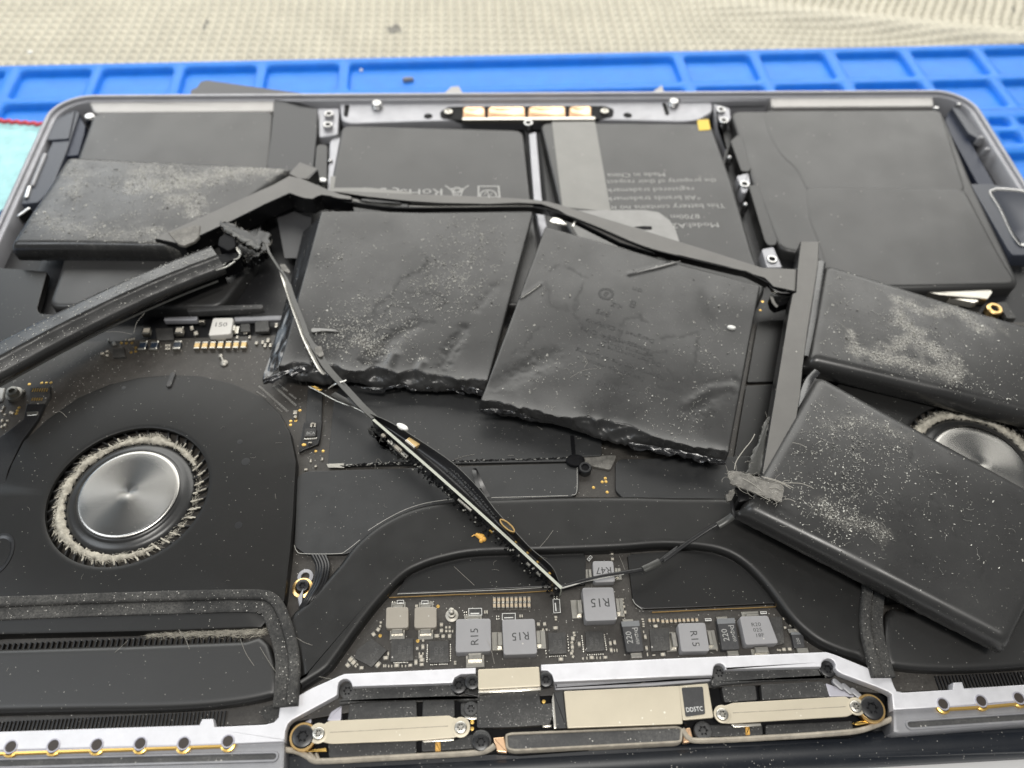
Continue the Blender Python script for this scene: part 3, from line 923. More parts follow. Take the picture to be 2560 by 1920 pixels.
m = MB()
for tag, pts in (('d4', [(0, 1445), (200, 1320), (420, 1210), (640, 1140), (900, 1100), (1000, 1098)]), ('d4', [(1365, 1080), (1700, 1072), (2212, 1058)]), ('c7', [(1795, 300), (1810, 335), (1850, 352), (2060, 352), (2110, 335), (2196, 268)]), ('c8', [(350, 598), (1000, 572), (1400, 547)]), ('c5', [(1525, 1460), (1522, 1620), (1490, 1640)]), ('d5', [(715, 520), (745, 575), (820, 633)])):
    m.tube(crom([at3(tag, x, y, 1.02) for x, y in pts], 4), .07, 5)
m.build('film_edge', 'pad_grey', board)  # grey tubes paint the lit rim lines of the shields
# heat pipe
up = T(2.6, 'c8', [(0, 405), (90, 290), (240, 165), (450, 65), (690, 20), (1000, 8), (1400, -4), (1790, -6)], 'c9', [(60, 0), (430, 10), (640, 90), (1000, 330), (1255, 590)])
rt = T(2.6, 'c9', [(1230, 700), (1225, 880), (1268, 1030)])
lo = T(2.6, 'c9', [(1180, 985), (1080, 955), (930, 885), (780, 755), (640, 570), (520, 440), (400, 358), (250, 318), (0, 303)],
       'c8', [(1700, 322), (1300, 338), (850, 350), (640, 385), (500, 430), (380, 500), (200, 695), (0, 968)], 'c7', [(2000, 1062), (1900, 1130), (1830, 1175)])
lf = T(2.6, 'c7', [(1825, 1050), (1800, 950), (1760, 850), (1745, 770), (1790, 700), (1870, 640)])
pipe_o = crom(up, 4) + rt + crom(lo, 4) + lf
m = MB(); m.prism(pipe_o, -0.2, 2.6, bev=1.35, seg=6)
pipe = m.build('heat_pipe', 'pipe_paint', laptop, label='wide flat black heat pipe arching across the board', angle=60)
# gold edge lines of the shields next to the components
m = MB()
for tag, pts in (('c8', [(300, 620), (700, 602), (1100, 590), (1330, 575)]), ('d5', [(930, 668), (1400, 645), (2212, 610), (2500, 598)])):
    m.tube([at3(tag, x, y, .25) for x, y in pts], 0.13, 6)
m.build('shield_rim', 'brass', board)

# ------------------------------------------------------------------ components on the board
CAPS = {}


def cap_mesh(kind, body, ends=('tin', 'tin')):
    m = MB()
    m.box((0, 0), (0.62, 1.0), 0, 0.6, 0, 0, 0.05)
    m.box((0, 0.42), (0.66, 0.24), 0, 0.64, 0, 1, 0.05)
    m.box((0, -0.42), (0.66, 0.24), 0, 0.64, 0, 1, 0.05)
    return m


def comp(kind, tag, x, y, l, w, rz, h=None, par=None, name='capacitor', z=0.0):
    """l x w in measured pixels of the zoom; rz relative to the bench"""
    par = par or board
    k = ZOOM[tag][2] / (12.6 if tag in ('d5', 'd6', 'c9') else 10.8)      # about mm per measured pixel here
    loc = (*at(tag, x, y, z + 0.3), z)
    sc = (w * k / 0.66, l * k / 1.08, (h if h else w * k * 0.85) / 0.64)
    if kind not in CAPS:
        m = cap_mesh(kind, kind)
        o = m.build(name, [kind, 'tin'], par, origin=(0, 0, 0))
        CAPS[kind] = o
        o.location = Vector([(loc[i] - WL[par][i]) * S for i in range(3)])
        o.rotation_euler = (0, 0, rz); o.scale = sc
        return o
    o = inst(CAPS[kind], par, loc, rz, sc)
    o.name = name
    return o


V, H = 0.0, pi / 2
# left block (zoom d6): x, y, length, width, angle
for x, y, l, w, a in [(413, 650, 24, 22, V), (408, 683, 26, 20, .2), (390, 718, 40, 34, 1.0), (347, 762, 42, 34, .6), (972, 672, 36, 32, V), (1016, 695, 26, 20, V), (1047, 694, 26, 20, V),
                      (972, 727, 38, 32, V), (1016, 730, 26, 22, V), (1048, 730, 26, 22, V), (1074, 730, 28, 14, V), (988, 780, 34, 32, V), (1047, 778, 38, 32, V), (930, 776, 50, 34, H), (1865, 668, 36, 30, V), (1922, 666, 36, 30, V),
                      (1908, 715, 22, 18, V), (1941, 715, 22, 18, V), (2022, 702, 50, 30, H), (803, 816, 24, 22, V), (801, 876, 48, 28, V), (752, 888, 30, 16, V), (742, 888, 30, 10, V), (768, 936, 26, 14, V), (800, 936, 26, 14, V),
                      (782, 965, 44, 28, H), (792, 997, 48, 32, H), (737, 1018, 50, 28, V), (790, 1037, 42, 24, H), (1098, 1010, 26, 14, H), (1098, 1029, 26, 14, H), (460, 977, 50, 30, H), (481, 936, 34, 16, V), (388, 1040, 56, 34, -.7),
                      (137, 992, 54, 36, -.7), (163, 1020, 54, 36, -.7), (110, 1046, 44, 34, .8), (180, 1052, 24, 18, .6), (196, 1035, 24, 16, .6), (236, 1068, 42, 26, H), (440, 1048, 26, 12, V), (457, 1048, 26, 12, V), (485, 1050, 24, 12, V), (513, 1050, 24, 12, V),
                      (560, 1046, 50, 30, H), (609, 1049, 22, 12, V), (641, 1049, 22, 12, V), (684, 1044, 40, 24, H), (735, 495, 28, 13, V), (748, 495, 28, 13, V), (1372, 552, 34, 13, V), (1392, 552, 34, 13, V), (1697, 588, 30, 13, V), (1716, 588, 30, 13, V),
                      (2072, 988, 48, 28, H), (2180, 800, 44, 30, V), (2178, 880, 44, 26, V), (2175, 835, 24, 24, V), (2170, 935, 30, 26, V), (2192, 745, 26, 20, H), (2183, 965, 24, 20, V), (2025, 600, 32, 22, H), (2026, 622, 24, 18, H)]:
    comp('cap_white', 'd6', x, y, l, w, a)
for j, y in enumerate((447, 498)):
    for k in range(9):
        comp('cap_body', 'd6', 1460 + k * 39.8, y - k * 0.9 * (1 if j == 0 else .5), 54, 29, V, 0.75)
for x, y, l, w, a in [(900, 762, 50, 28, V), (946, 762, 50, 30, V), (992, 760, 50, 30, V), (1046, 772, 50, 32, V), (1093, 772, 50, 32, V), (1139, 768, 48, 32, V), (1186, 768, 48, 32, V), (1231, 762, 48, 32, V), (1278, 760, 48, 32, V),
                      (1326, 758, 48, 32, V), (1373, 757, 48, 32, V), (1421, 756, 48, 32, V)]:
    comp('cap_body', 'd5', x, y, l, w, a, 0.7)
for x, y, l, w, a in [(608, 522, 22, 18, H), (612, 558, 22, 18, H), (620, 603, 28, 26, H), (630, 668, 34, 36, H), (825, 742, 30, 16, H), (832, 768, 30, 16, H), (836, 795, 30, 16, H), (836, 820, 30, 16, H), (966, 822, 56, 34, H), (838, 882, 30, 14, V), (854, 940, 54, 30, V),
                      (868, 1064, 50, 28, V), (880, 1130, 36, 14, V), (950, 1138, 36, 14, H), (1048, 1134, 58, 34, H), (469, 1010, 52, 28, V), (516, 1002, 54, 30, V), (478, 1086, 50, 30, V), (514, 1086, 34, 12, V), (543, 1086, 34, 12, V), (124, 1020, 54, 32, V),
                      (52, 955, 44, 30, H), (68, 890, 34, 20, H), (72, 920, 34, 20, H), (38, 1000, 30, 22, V), (50, 1048, 50, 30, V), (50, 1098, 30, 24, V), (57, 1152, 28, 20, H), (262, 1168, 56, 34, H), (412, 1165, 50, 28, H), (320, 1168, 30, 12, V), (358, 1168, 30, 12, V),
                      (210, 1172, 30, 12, V), (166, 1178, 26, 18, V), (1637, 1028, 34, 14, .1), (1648, 1076, 32, 14, .1), (487, 22, 34, 32, V), (492, 80, 36, 36, V), (248, 12, 18, 24, H)]:
    comp('cap_white', 'd5', x, y, l, w, a)
for x, y, l, w, a in [(730, 748, 20, 10, V), (742, 748, 20, 10, V), (773, 785, 32, 20, V), (738, 803, 20, 14, H), (695, 938, 14, 10, V), (708, 940, 14, 10, V), (730, 938, 22, 22, V), (765, 936, 22, 22, V), (320, 905, 16, 10, V), (322, 935, 16, 10, V)]:
    comp('cap_white', 'c9', x, y, l * 1.0, w, a)

# rows of tiny solder balls round the chips
m = MB()


def dots(tag, a, b, n, r=.16, z=0.02):
    A, B = at(tag, *a, z), at(tag, *b, z)
    for k in range(n):
        t = k / max(1, n - 1)
        p = (A[0] + (B[0] - A[0]) * t, A[1] + (B[1] - A[1]) * t)
        m.lathe(p, [(r, z), (r * .8, z + r * .8), (r * .3, z + r)], 6)


for a, b, n in (((843, 858), (838, 1010), 9), ((1055, 855), (1055, 1000), 8), ((875, 1038), (925, 1036), 4), ((955, 1034), (1025, 1032), 6), ((1925, 790), (1935, 935), 7), ((2135, 780), (2145, 910), 6), ((1970, 962), (2115, 955), 9), ((535, 1020), (660, 1016), 10), ((520, 460), (524, 485), 2), ((541, 462), (543, 487), 2),
                ((1182, 558), (1184, 582), 2), ((1202, 556), (1203, 580), 2), ((1480, 595), (1482, 618), 2), ((1500, 594), (1501, 617), 2), ((2010, 412), (2012, 428), 2), ((2035, 411), (2036, 427), 2), ((875, 462), (877, 487), 2), ((897, 461), (898, 486), 2)):
    dots('d6', a, b, n)
for a, b, n in (((153, 930), (172, 1100), 8), ((402, 915), (425, 1080), 8), ((218, 1137), (388, 1130), 8)):
    dots('d5', a, b, n, .17)
dots('c9', (665, 815), (715, 812), 5, .17)
m.build('solder_balls', 'tin', board, kind='stuff')
m = MB()
for tag, x, y in (('d6', 407, 772), ('d6', 753, 820), ('d6', 940, 502), ('d6', 1915, 1378), ('d9', 1968, 845), ('d9', 1968, 912), ('c5', 1706, 1533), ('c5', 1686, 1556), ('c5', 1710, 1555), ('c5', 1630, 1592), ('c5', 1718, 1622), ('c6', 530, 397), ('c6', 516, 452),
                  ('c6', 510, 952), ('c6', 528, 945), ('c6', 545, 956), ('c4', 188, 928), ('c4', 268, 920), ('c4', 298, 919), ('c4', 328, 918), ('c4', 122, 1078), ('c4', 112, 1098), ('c4', 105, 1116), ('c4', 780, 664), ('c4', 812, 664), ('c4', 848, 662), ('c4', 873, 692), ('c4', 843, 722), ('c4', 872, 716),
                  ('c4', 1870, 1165), ('c4', 1902, 1163), ('c4', 1868, 1190), ('c4', 2030, 1358), ('c4', 2078, 1358), ('c4', 1928, 1096)):
    k = ZOOM[tag][2] / .38879
    p = at(tag, x, y, 0.02)
    if tag == 'd9': p = at(tag, x, y, -0.3)
    m.lathe(p, [(.36 if tag != 'c6' else .3, 0.0), (.34, .06), (.1, .08)], 12)
m.build('test_pads', 'gold', board, kind='stuff')


def chip(tag, pts, z, rows=(), name='chip', size=.6, ang=pi / 2, mats='chip_black'):
    m = MB(); q = T(z, tag, pts)
    m.prism(q, 0, z, bev=0.06)
    for s, x, y in rows:
        m.text(s, at(tag, x, y, z), size, ang, z + .012, 1)
    return m.build(name, [mats, 'chip_print'], board)


chip('d6', [(330, 800), (470, 905), (330, 1060), (170, 980), (190, 900)], .7, (('A', 375, 900), ('3A', 360, 935)), ang=.8, size=.7)
chip('d6', [(510, 800), (712, 798), (712, 1000), (505, 1012)], .6, (('2020', 590, 900), ('AU', 632, 910), ('2024', 672, 905)))
chip('d6', [(860, 822), (1038, 815), (1040, 1018), (862, 1022)], .6, (('ISO', 925, 910), ('60X', 975, 915)), size=.75)
chip('d6', [(1955, 745), (2118, 740), (2125, 935), (1962, 940)], .6, (('HO', 2020, 840), ('3002', 2070, 850)))
chip('d5', [(190, 880), (388, 872), (405, 1090), (205, 1105)], .6, (('3002', 260, 990), ('5E', 320, 985)))
chip('d5', [(900, 850), (1120, 840), (1130, 1085), (920, 1100)], .6, (('OE', 980, 960), ('22', 1040, 960)))
chip('c9', [(645, 740), (720, 735), (735, 900), (670, 915)], .6, (('2A3R', 705, 860),), size=.5)
chip('c4', [(1000, 568), (1110, 565), (1118, 640), (1010, 645)], .8)
chip('c4', [(1640, 525), (1725, 515), (1730, 585), (1640, 590)], 1.1)
chip('c4', [(1545, 540), (1605, 538), (1608, 588), (1545, 590)], .7)
chip('c4', [(722, 700), (795, 690), (805, 750), (725, 755)], .8)


def inductor(tag, pts, z, txt, ang, size, legs, mats='ferrite', name='inductor', sx=1.0):
    q = T(z, tag, pts)
    cx = sum(p[0] for p in q) / len(q); cy = sum(p[1] for p in q) / len(q)
    m = MB()
    m.prism(rnd(q, .55), .12, z, 0, bev=.14)
    for dx, dy, w, l in legs:      # tinned feet sticking out at the sides
        if dy:
            m.box((cx + dx, cy + dy), (w, l), 0, .28, 0, 1, .06)
            m.box((cx + dx, cy + dy * 0.86), (w * .74, l * .5), .2, z * .62, 0, 1, .12)
        else:
            m.box((cx + dx, cy), (l, w), 0, .28, 0, 1, .06)
            m.box((cx + dx * .86, cy), (l * .5, w * .74), .2, z * .62, 0, 1, .12)
    for s, x, y in txt:
        m.text(s, at(tag, x, y, z), size, ang, z + .012, 2, sx)
    return m.build(name, [mats, 'tin', 'ink_black'], board)


TAN = [(0, 2.9, 3.0, 1.5), (0, -2.9, 3.0, 2.0)]
inductor('d6', [(462, 508), (666, 505), (668, 698), (458, 705)], 1.7, (), 0, 1, TAN, 'ferrite_tan')
inductor('d6', [(724, 508), (926, 506), (928, 696), (720, 702)], 1.7, (), 0, 1, TAN, 'ferrite_tan')
inductor('d6', [(1106, 618), (1426, 612), (1432, 914), (1102, 928)], 2.6, (('R15', 1280, 780),), pi / 2, 1.5, [(0.2, -4.3, 3.6, 2.4), (0, 4.1, 3.6, 1.4)])
inductor('d6', [(1530, 622), (1832, 614), (1856, 938), (1546, 950)], 2.6, (('R15', 1700, 772),), pi + .03, 1.55, [(-4.4, 0, 3.6, 2.0), (4.4, 0, 3.6, 1.8)])
inductor('d5', [(156, 394), (502, 388), (548, 752), (192, 766)], 2.8, (('R15', 355, 555),), pi, 1.75, [(-4.5, 0, 3.8, 2.0), (4.5, 0, 3.8, 1.6)])
inductor('d5', [(272, 100), (500, 98), (524, 330), (288, 338)], 1.9, (('R47', 396, 200),), pi, 1.45, [(-3.2, 0, 2.6, 1.4), (3.2, 0, 2.6, 1.4)])
inductor('d5', [(1214, 788), (1518, 780), (1570, 1096), (1254, 1104)], 2.5, (('R15', 1398, 958),), -pi / 2, 1.4, [(-4.2, 0, 3.8, 2.0), (4.2, 0, 3.8, 1.8)])
inductor('d5', [(1898, 712), (2212, 700), (2330, 1010), (1966, 1028)], 2.5, (('R20', 2080, 803), ('025', 2098, 862), ('18F', 2120, 922)), 0.02, 0.72, [(.2, -4.1, 3.6, 2.2), (0, 3.9, 3.6, 1.2)], sx=1.2)
inductor('c4', [(1370, 502), (1500, 500), (1482, 605), (1340, 615)], 1.8, (('150', 1418, 545),), 0.0, 1.3, [(3.4, 0, 2.4, 1.2), (0, -2.9, 2.4, .8)], 'ferrite_white', sx=1.2)


def tantalum(tag, pts, bandp, rows, z=1.7):
    q = T(z, tag, pts)
    cx = sum(p[0] for p in q) / 4; cy = sum(p[1] for p in q) / 4
    m = MB(); m.prism(rnd(q, .25), .1, z, 0, bev=.1)
    m.prism(T(z + .03, tag, bandp), z - .5, z + .02, 1, bev=.03)
    top = max(p[1] for p in q); bot = min(p[1] for p in q)
    m.box((cx - .35, top + .25), (2.3, .9), 0, .9, 0, 2, .08)
    m.box((cx + .35, bot - .45), (2.3, 1.0), 0, .9, 0, 2, .12)
    for s, x, y, sz in rows:
        m.text(s, at(tag, x, y, z), sz, pi / 2 + .04, z + .014, 3)
    return m.build('tantalum_capacitor', ['tantalum', 'tantalum_band', 'tin', 'ink_grey'], board)


tantalum('d5', [(590, 770), (785, 760), (840, 1095), (650, 1105)], [(590, 768), (785, 758), (795, 818), (598, 826)], (('220', 680, 945, 1.15), ('d', 745, 855, 1.15), ('05M2X', 765, 945, .62)))
tantalum('d5', [(1648, 740), (1842, 730), (1900, 1072), (1706, 1082)], [(1648, 738), (1842, 728), (1852, 788), (1656, 796)], (('220', 1742, 918, 1.15), ('d', 1808, 828, 1.15), ('05M2X', 1832, 915, .62)))
tantalum('c9', [(775, 830), (850, 832), (860, 925), (795, 928)], [(775, 829), (850, 831), (853, 845), (777, 846)], (('220', 820, 885, .6),), .9)


def outline_box(tag, pts, bar):
    m = MB(); q = ccw(T(.1, tag, pts))
    m.prism(q, 0, .35, 1, bev=0)
    m.frame(q, inset(q, .12), .3, .37, 0)
    m.sheet(T(.38, tag, bar), .375, 0)
    return m.build('resistor', ['silk_white', 'chip_black'], board)


for pts, bar in (([(562, 448), (627, 446), (628, 480), (562, 482)], [(578, 466), (615, 465), (615, 472), (578, 473)]), ([(788, 452), (852, 450), (852, 484), (788, 486)], [(803, 470), (842, 469), (842, 474), (803, 475)]), ([(1220, 523), (1345, 520), (1347, 588), (1222, 590)], [(1240, 562), (1320, 560), (1320, 571), (1240, 573)]),
                 ([(1530, 568), (1655, 566), (1655, 632), (1530, 634)], [(1550, 602), (1633, 600), (1633, 608), (1550, 610)]), ([(1996, 440), (2062, 438), (2070, 565), (2004, 568)], [(2015, 468), (2026, 468), (2034, 545), (2023, 546)])):
    outline_box('d6', pts, bar)
for pts, bar in (([(1510, 740), (1580, 738), (1585, 768), (1514, 770)], [(1522, 751), (1572, 750), (1573, 755), (1523, 757)]), ([(2122, 662), (2190, 660), (2195, 690), (2126, 692)], [(2135, 673), (2182, 672), (2182, 677), (2136, 678)]), ([(205, 85), (245, 40), (272, 62), (232, 110)], [(228, 78), (245, 60), (250, 66), (234, 84)])):
    outline_box('d5', pts, bar)

# small screw post among the parts
m = MB(); p = at('d6', 1068, 585, .3)
m.lathe(p, [(1.3, 0), (1.3, .35), (.75, .5), (.75, 1.5), (.45, 1.6), (.45, 2.6), (.6, 2.7), (.6, 3.2), (.3, 3.4)], 18, 0)
m.build('standoff', 'solder', board)

# upper left strip of the board
for k in range(7):
    comp('cap_gold', 'c4', 1270 + k * 50, 686 - k * .8, 62, 36, V, 1.0)
for x, y, l, w in ((950, 600, 62, 46), (1160, 598, 62, 50)):
    comp('cap_white', 'c4', x, y, l, w, V, 1.6)
for x, y in ((925, 690), (998, 690), (1145, 688)):
    comp('blue_black', 'c4', x, y, 76, 50, V, 1.3, name='capacitor')
for x, y, l, w, a in ((1070, 680, 24, 16, V), (1088, 680, 24, 16, V), (1070, 700, 24, 16, V), (1088, 700, 24, 16, V), (1235, 570, 40, 22, .3), (1262, 605, 38, 26, .3), (1690, 660, 30, 18, V), (1725, 650, 34, 22, V), (1705, 680, 30, 18, V), (1650, 665, 24, 20, V), (1740, 680, 30, 20, V), (1605, 625, 24, 14, V), (1778, 552, 40, 20, V), (1525, 625, 24, 14, V),
                      (660, 735, 30, 24, V), (690, 720, 24, 20, V), (690, 745, 24, 20, V), (735, 745, 20, 12, V), (1900, 1115, 30, 26, V), (1900, 1138, 22, 20, V), (1998, 1418, 24, 10, V), (2072, 1408, 20, 12, V), (2030, 1455, 16, 14, V), (1968, 1478, 14, 20, V), (1048, 630, 26, 12, V), (1064, 630, 26, 12, V), (1080, 630, 26, 12, V), (1096, 630, 26, 12, V),
                      (830, 640, 22, 10, V), (845, 638, 22, 10, V), (860, 634, 22, 10, V), (808, 640, 18, 10, V), (1570, 598, 16, 10, V), (1585, 598, 16, 10, V), (1300, 536, 20, 38, V)):
    comp('cap_white', 'c4', x, y, l, w, a)
m = MB(); p = at('c4', 1440, 790, .3)
m.lathe(p, [(.95, 0), (.95, .4), (.6, .7), (.3, .8)], 16); q = at('c4', 1418, 745, .3); m.lathe(q, [(.6, 0), (.5, .5), (.2, .7)], 12); m.tube([(p[0], p[1], .3), (q[0], q[1], .3)], .3, 8)
m.build('solder_post', 'solder', board)
m = MB(); m.prism(rnd(T(2.4, 'c4', [(1200, 425), (1690, 412), (1690, 440), (1200, 462)]), .5), .5, 2.4, bev=.3); m.build('bracket', 'rubber', laptop)
m = MB(); m.prism(rnd(T(1.6, 'c4', [(1050, 492), (1270, 485), (1265, 512), (1050, 515)]), .4), 0, 1.4, bev=.3); m.build('bracket', 'case_aluminium', laptop)
m = MB(); m.prism(rnd(T(1.6, 'c4', [(1500, 482), (1900, 470), (1900, 500), (1500, 512)]), .4), 0, 1.0, bev=.3); m.build('bracket', 'dark_aluminium', laptop)

# board-to-board connector pads (two slanted rows) beside the fan
m = MB()
for a, b, n, w in (((195, 815), (440, 1030), 26, 24), ((35, 820), (345, 1095), 32, 24), ((250, 795), (275, 812), 3, 18), ((290, 830), (345, 870), 6, 18), ((370, 905), (440, 955), 7, 18), ((10, 880), (105, 945), 9, 14), ((235, 1060), (285, 1098), 5, 12)):
    A, B = at('d3', *a, .1), at('d3', *b, .1)
    an = atan2(B[1] - A[1], B[0] - A[0])
    for k in range(n):
        t = k / max(1, n - 1)
        m.box((A[0] + (B[0] - A[0]) * t, A[1] + (B[1] - A[1]) * t), (.10, w * .0215), 0, .12, an, 0, 0)
m.build('connector_pads', 'pad_grey', board, kind='stuff')
# flat cable with a small end board
plate(T(.8, 'd3', [(570, 850), (735, 840), (725, 1215), (548, 1215)]), 0, .7, 'shield_film', 'flat_cable', r=0)
eb = plate(T(1.0, 'd3', [(528, 1215), (730, 1205), (705, 1400), (690, 1455), (470, 1545), (490, 1420)]), 0, .9, 'flex_black', 'end_board', r=.3)
m = MB(); m.prism(rnd(T(1.4, 'd3', [(540, 1290), (668, 1288), (660, 1375), (535, 1380)]), .2), .9, 1.5, bev=.1)
m.text('BCA', at('d3', 605, 1340, 1.5), .7, 0, 1.52, 1); m.build('chip', ['chip_black', 'ink_grey'], board)
for x, y, l, w, a in ((612, 1250, 50, 20, V), (650, 1250, 50, 20, V), (630, 1235, 14, 30, V), (600, 1452, 16, 40, V)): comp('cap_white', 'd3', x, y, l, w, a, z=.9)
m = MB(); dots('d3', (545, 1408), (665, 1400), 7, .3, .9); m.build('solder_balls', 'tin', board, kind='stuff')
m = MB(); m.lathe(at('d3', 530, 1468, 1), [(.55, .9), (.5, 1.0), (.1, 1.02)], 14, sy=.7); m.build('test_pads', 'gold', board, kind='stuff')
for q in ([(580, 820), (650, 812), (735, 855), (690, 868)],):
    plate(T(3.0, 'd3', q), 2.6, 2.9, 'gold', 'contact', r=.2)
for x in (490, 560):
    m = MB(); m.tube([at3('d3', x - 8, 720, .5), at3('d3', x - 6, 770, .5), at3('d3', x + 10, 800, .3)], .22, 6); m.build('pin', 'tin', board)

# left edge: screw post, cable connector, ribbon cable and label
m = MB(); p = at('c4', 88, 985, 1.0)
m.lathe(p, [(1.9, 0), (1.9, .9), (1.3, 1.0), (1.3, 2.0), (.7, 2.1), (.6, 1.4)], 20); m.build('standoff', 'solder', board)
m = MB(); q = [(195, 950), (318, 935), (320, 1000), (280, 1062), (185, 1062)]
m.prism(T(1.0, 'c4', q), 0, 1.0, bev=.1); conn = m.build('cable_connector', 'chip_black', board)
for k in range(7):
    m = MB(); m.box(at('c4', 212 + k * 15, 964, 1.05), (.24, 1.0), .95, 1.08, 0, 0, 0); m.build('contact_pin', 'gold', board)
for k in range(5):
    m = MB(); m.box(at('c4', 208 + k * 15, 1024, 1.05), (.3, .8), .95, 1.08, 0, 0, 0); m.build('contact_pin', 'gold', board)
m = MB()
m.prism(T(1.2, 'c4', [(170, 1052), (285, 1050), (240, 1150), (140, 1290), (50, 1480), (10, 1660), (-200, 1700), (-120, 1350), (60, 1220), (150, 1150)]), .3, 1.1, bev=.15)
m.build('ribbon_cable', 'flex_black', laptop)
plate(T(1.3, 'c4', [(168, 1105), (245, 1100), (240, 1125), (172, 1130)]), 1.1, 1.3, 'tin', 'cable_clip', laptop, r=.2)
plate(T(.6, 'c4', [(-60, 950), (26, 948), (10, 1030), (-60, 1040)]), 0, .5, 'silk_white', 'label_tag', board, r=.1)
plate(T(2.2, 'c4', [(-200, 160), (300, 200), (235, 440), (250, 470), (380, 480), (380, 520), (-200, 760)]), 0, 2.0, 'dark_shield', 'cover_plate', laptop)

# ------------------------------------------------------------------ fans (the second mirrors the first)
FC = (56.6, 67.1); R_HUB, R_HOLE = 10.6, 16.8


def fan(mir):
    X = (lambda p: [(2 * XC - x, y) for x, y in p]) if mir else (lambda p: list(p))
    c = X([FC])[0] if not mir else (2 * XC - FC[0], FC[1])
    hz = 2.6
    o = T(hz, 'c4', [(25, 1560), (70, 1440), (150, 1290), (300, 1150), (500, 1010), (700, 925), (900, 880), (1100, 863), (1300, 872), (1500, 920), (1700, 1012), (1800, 1110), (1865, 1230), (1905, 1420)], 'c7', [(1788, 130), (1770, 350), (1735, 640), (1700, 680), (1660, 720), (1595, 800), (900, 825), (0, 845)])
    o += [(9, 36), (7, 50), (7, 62)]
    o = ccw(X(o))
    # top plate with a round hole: bridge outline and hole
    m = MB()
    N = 72
    hole = circle(c, R_HOLE, N)

    def ray(a):      # outline distance in direction a
        best = None
        d = (cos(a), sin(a))
        for i in range(len(o)):
            p, q = o[i], o[(i + 1) % len(o)]
            ex, ey = q[0] - p[0], q[1] - p[1]
            den = d[0] * ey - d[1] * ex
            if abs(den) < 1e-9: continue
            t = ((p[0] - c[0]) * ey - (p[1] - c[1]) * ex) / den
            u = ((p[0] - c[0]) * d[1] - (p[1] - c[1]) * d[0]) / den
            if t > 0 and -1e-6 <= u <= 1 + 1e-6 and (best is None or t > best): best = t
        return best or 20
    A = sorted({round(2 * pi * k / N, 6) for k in range(N)} | {round(atan2(p[1] - c[1], p[0] - c[0]) % (2 * pi), 6) for p in o})
    L = lambda r, z: [(c[0] + (r(a) if callable(r) else r) * cos(a), c[1] + (r(a) if callable(r) else r) * sin(a), z) for a in A]
    rr = {a: ray(a) for a in A}
    m.rings([L(lambda a: rr[a] + .1, -.5), L(lambda a: rr[a], hz - .5), L(lambda a: rr[a] - .15, hz - .15), L(lambda a: rr[a] - .6, hz), L(lambda a: R_HOLE + 1.0, hz), L(R_HOLE + .3, hz), L(R_HOLE, hz - .15), L(R_HOLE - .05, hz - .9)], 0, cap1=False)
    f = m.build('fan', 'black_paint', laptop, label='cooling fan with lint round its hub' + (', mostly covered by the torn cells' if mir else ', fully uncovered'))
    m = MB(); m.lathe(c, [(R_HOLE + 2, -1.5), (R_HOLE + 2, -1.2), (1, -1.2)], 40); m.build('fan_floor', 'gap_black', f)
    m = MB(); m.lathe(c, [(R_HUB + 3.3, -1.2), (R_HUB + 3.1, .4), (R_HUB + 2.4, 1.3), (R_HUB + 1.5, 1.65), (R_HUB + .7, 1.7), (R_HUB + .5, 1.9), (R_HUB + .1, 2.2), (2, 2.2)], 56)
    m.build('rotor', 'fan_plastic', f, angle=60)
    m = MB(); m.lathe(c, [(R_HUB, 2.1), (R_HUB, 2.55), (R_HUB - .25, 2.75), (R_HUB - .8, 2.8), (R_HUB * .75, 2.8), (R_HUB * .5, 2.8), (R_HUB * .25, 2.8), (.8, 2.8), (.45, 2.72)], 64)
    m.build('hub', 'hub_metal', f, origin=(c[0], c[1], 2.1))
    # one blade, then copies turned round the hub
    m = MB()
    nb = 43
    a0 = 0.0
    P0, P1, P2 = (R_HUB + 2.6, 0.0), (R_HUB + 4.4, .8), (R_HOLE + .9, 2.7)
    pth = crom([P0, P1, P2], 3)
    th = .2
    l = [(x, y + th) for x, y in pth] + [(x, y - th) for x, y in reversed(pth)]
    m.prism(l, -1.0, 1.35, bev=.05, seg=1)
    b0 = m.build('blade', 'fan_plastic', f, origin=(0, 0, 0))
    b0.location = Vector((c[0] - WL[f][0], c[1] - WL[f][1], -WL[f][2])) * S
    if mir: b0.scale = (1, -1, 1)
    for k in range(1, nb):
        b = b0.copy(); COL.objects.link(b); b.parent = f; b.rotation_euler = (0, 0, 2 * pi * k / nb)
    # lint packed on the blade roots: a lumpy ring and fibres
    m = MB()

    def thick(a):      # thicker towards the far left, thin at the near right
        d = (a - radians(165 if not mir else 70)) % (2 * pi); d = min(d, 2 * pi - d)
        return max(0.0, 1 - (d / (2.45 if not mir else 2.9)) ** 4) * (0.85 + .8 * noise.noise((cos(a) * 3, sin(a) * 3, 5 + mir)))
    NA, NP = 240, 10
    rings = []
    for i in range(NA):
        a = 2 * pi * i / NA
        t = max(.10, thick(a))
        ring = []
        for k in range(NP):
            b = 2 * pi * k / NP
            r = 1 + .55 * noise.noise((cos(a) * 9, sin(a) * 9, k * .9)) +   .5 * noise.noise((cos(a) * 30, sin(a) * 40, k * 1.7))
            rad = R_HUB + 3.55 + t * .15 + (.3 + .62 * t) * r * cos(b)
            ring.append((c[0] + rad * cos(a), c[1] + rad * sin(a), 1.0 + (.25 + .6 * t) * r * sin(b)))
        rings.append(ring)
    vs = [p for r in rings for p in r]
    fs = []
    for i in range(NA):
        if thick(2 * pi * i / NA) < .12: continue
        for k in range(NP):
            fs.append((i * NP + k, i * NP + (k + 1) % NP, ((i + 1) % NA) * NP + (k + 1) % NP, ((i + 1) % NA) * NP + k))
    m.add(vs, fs)
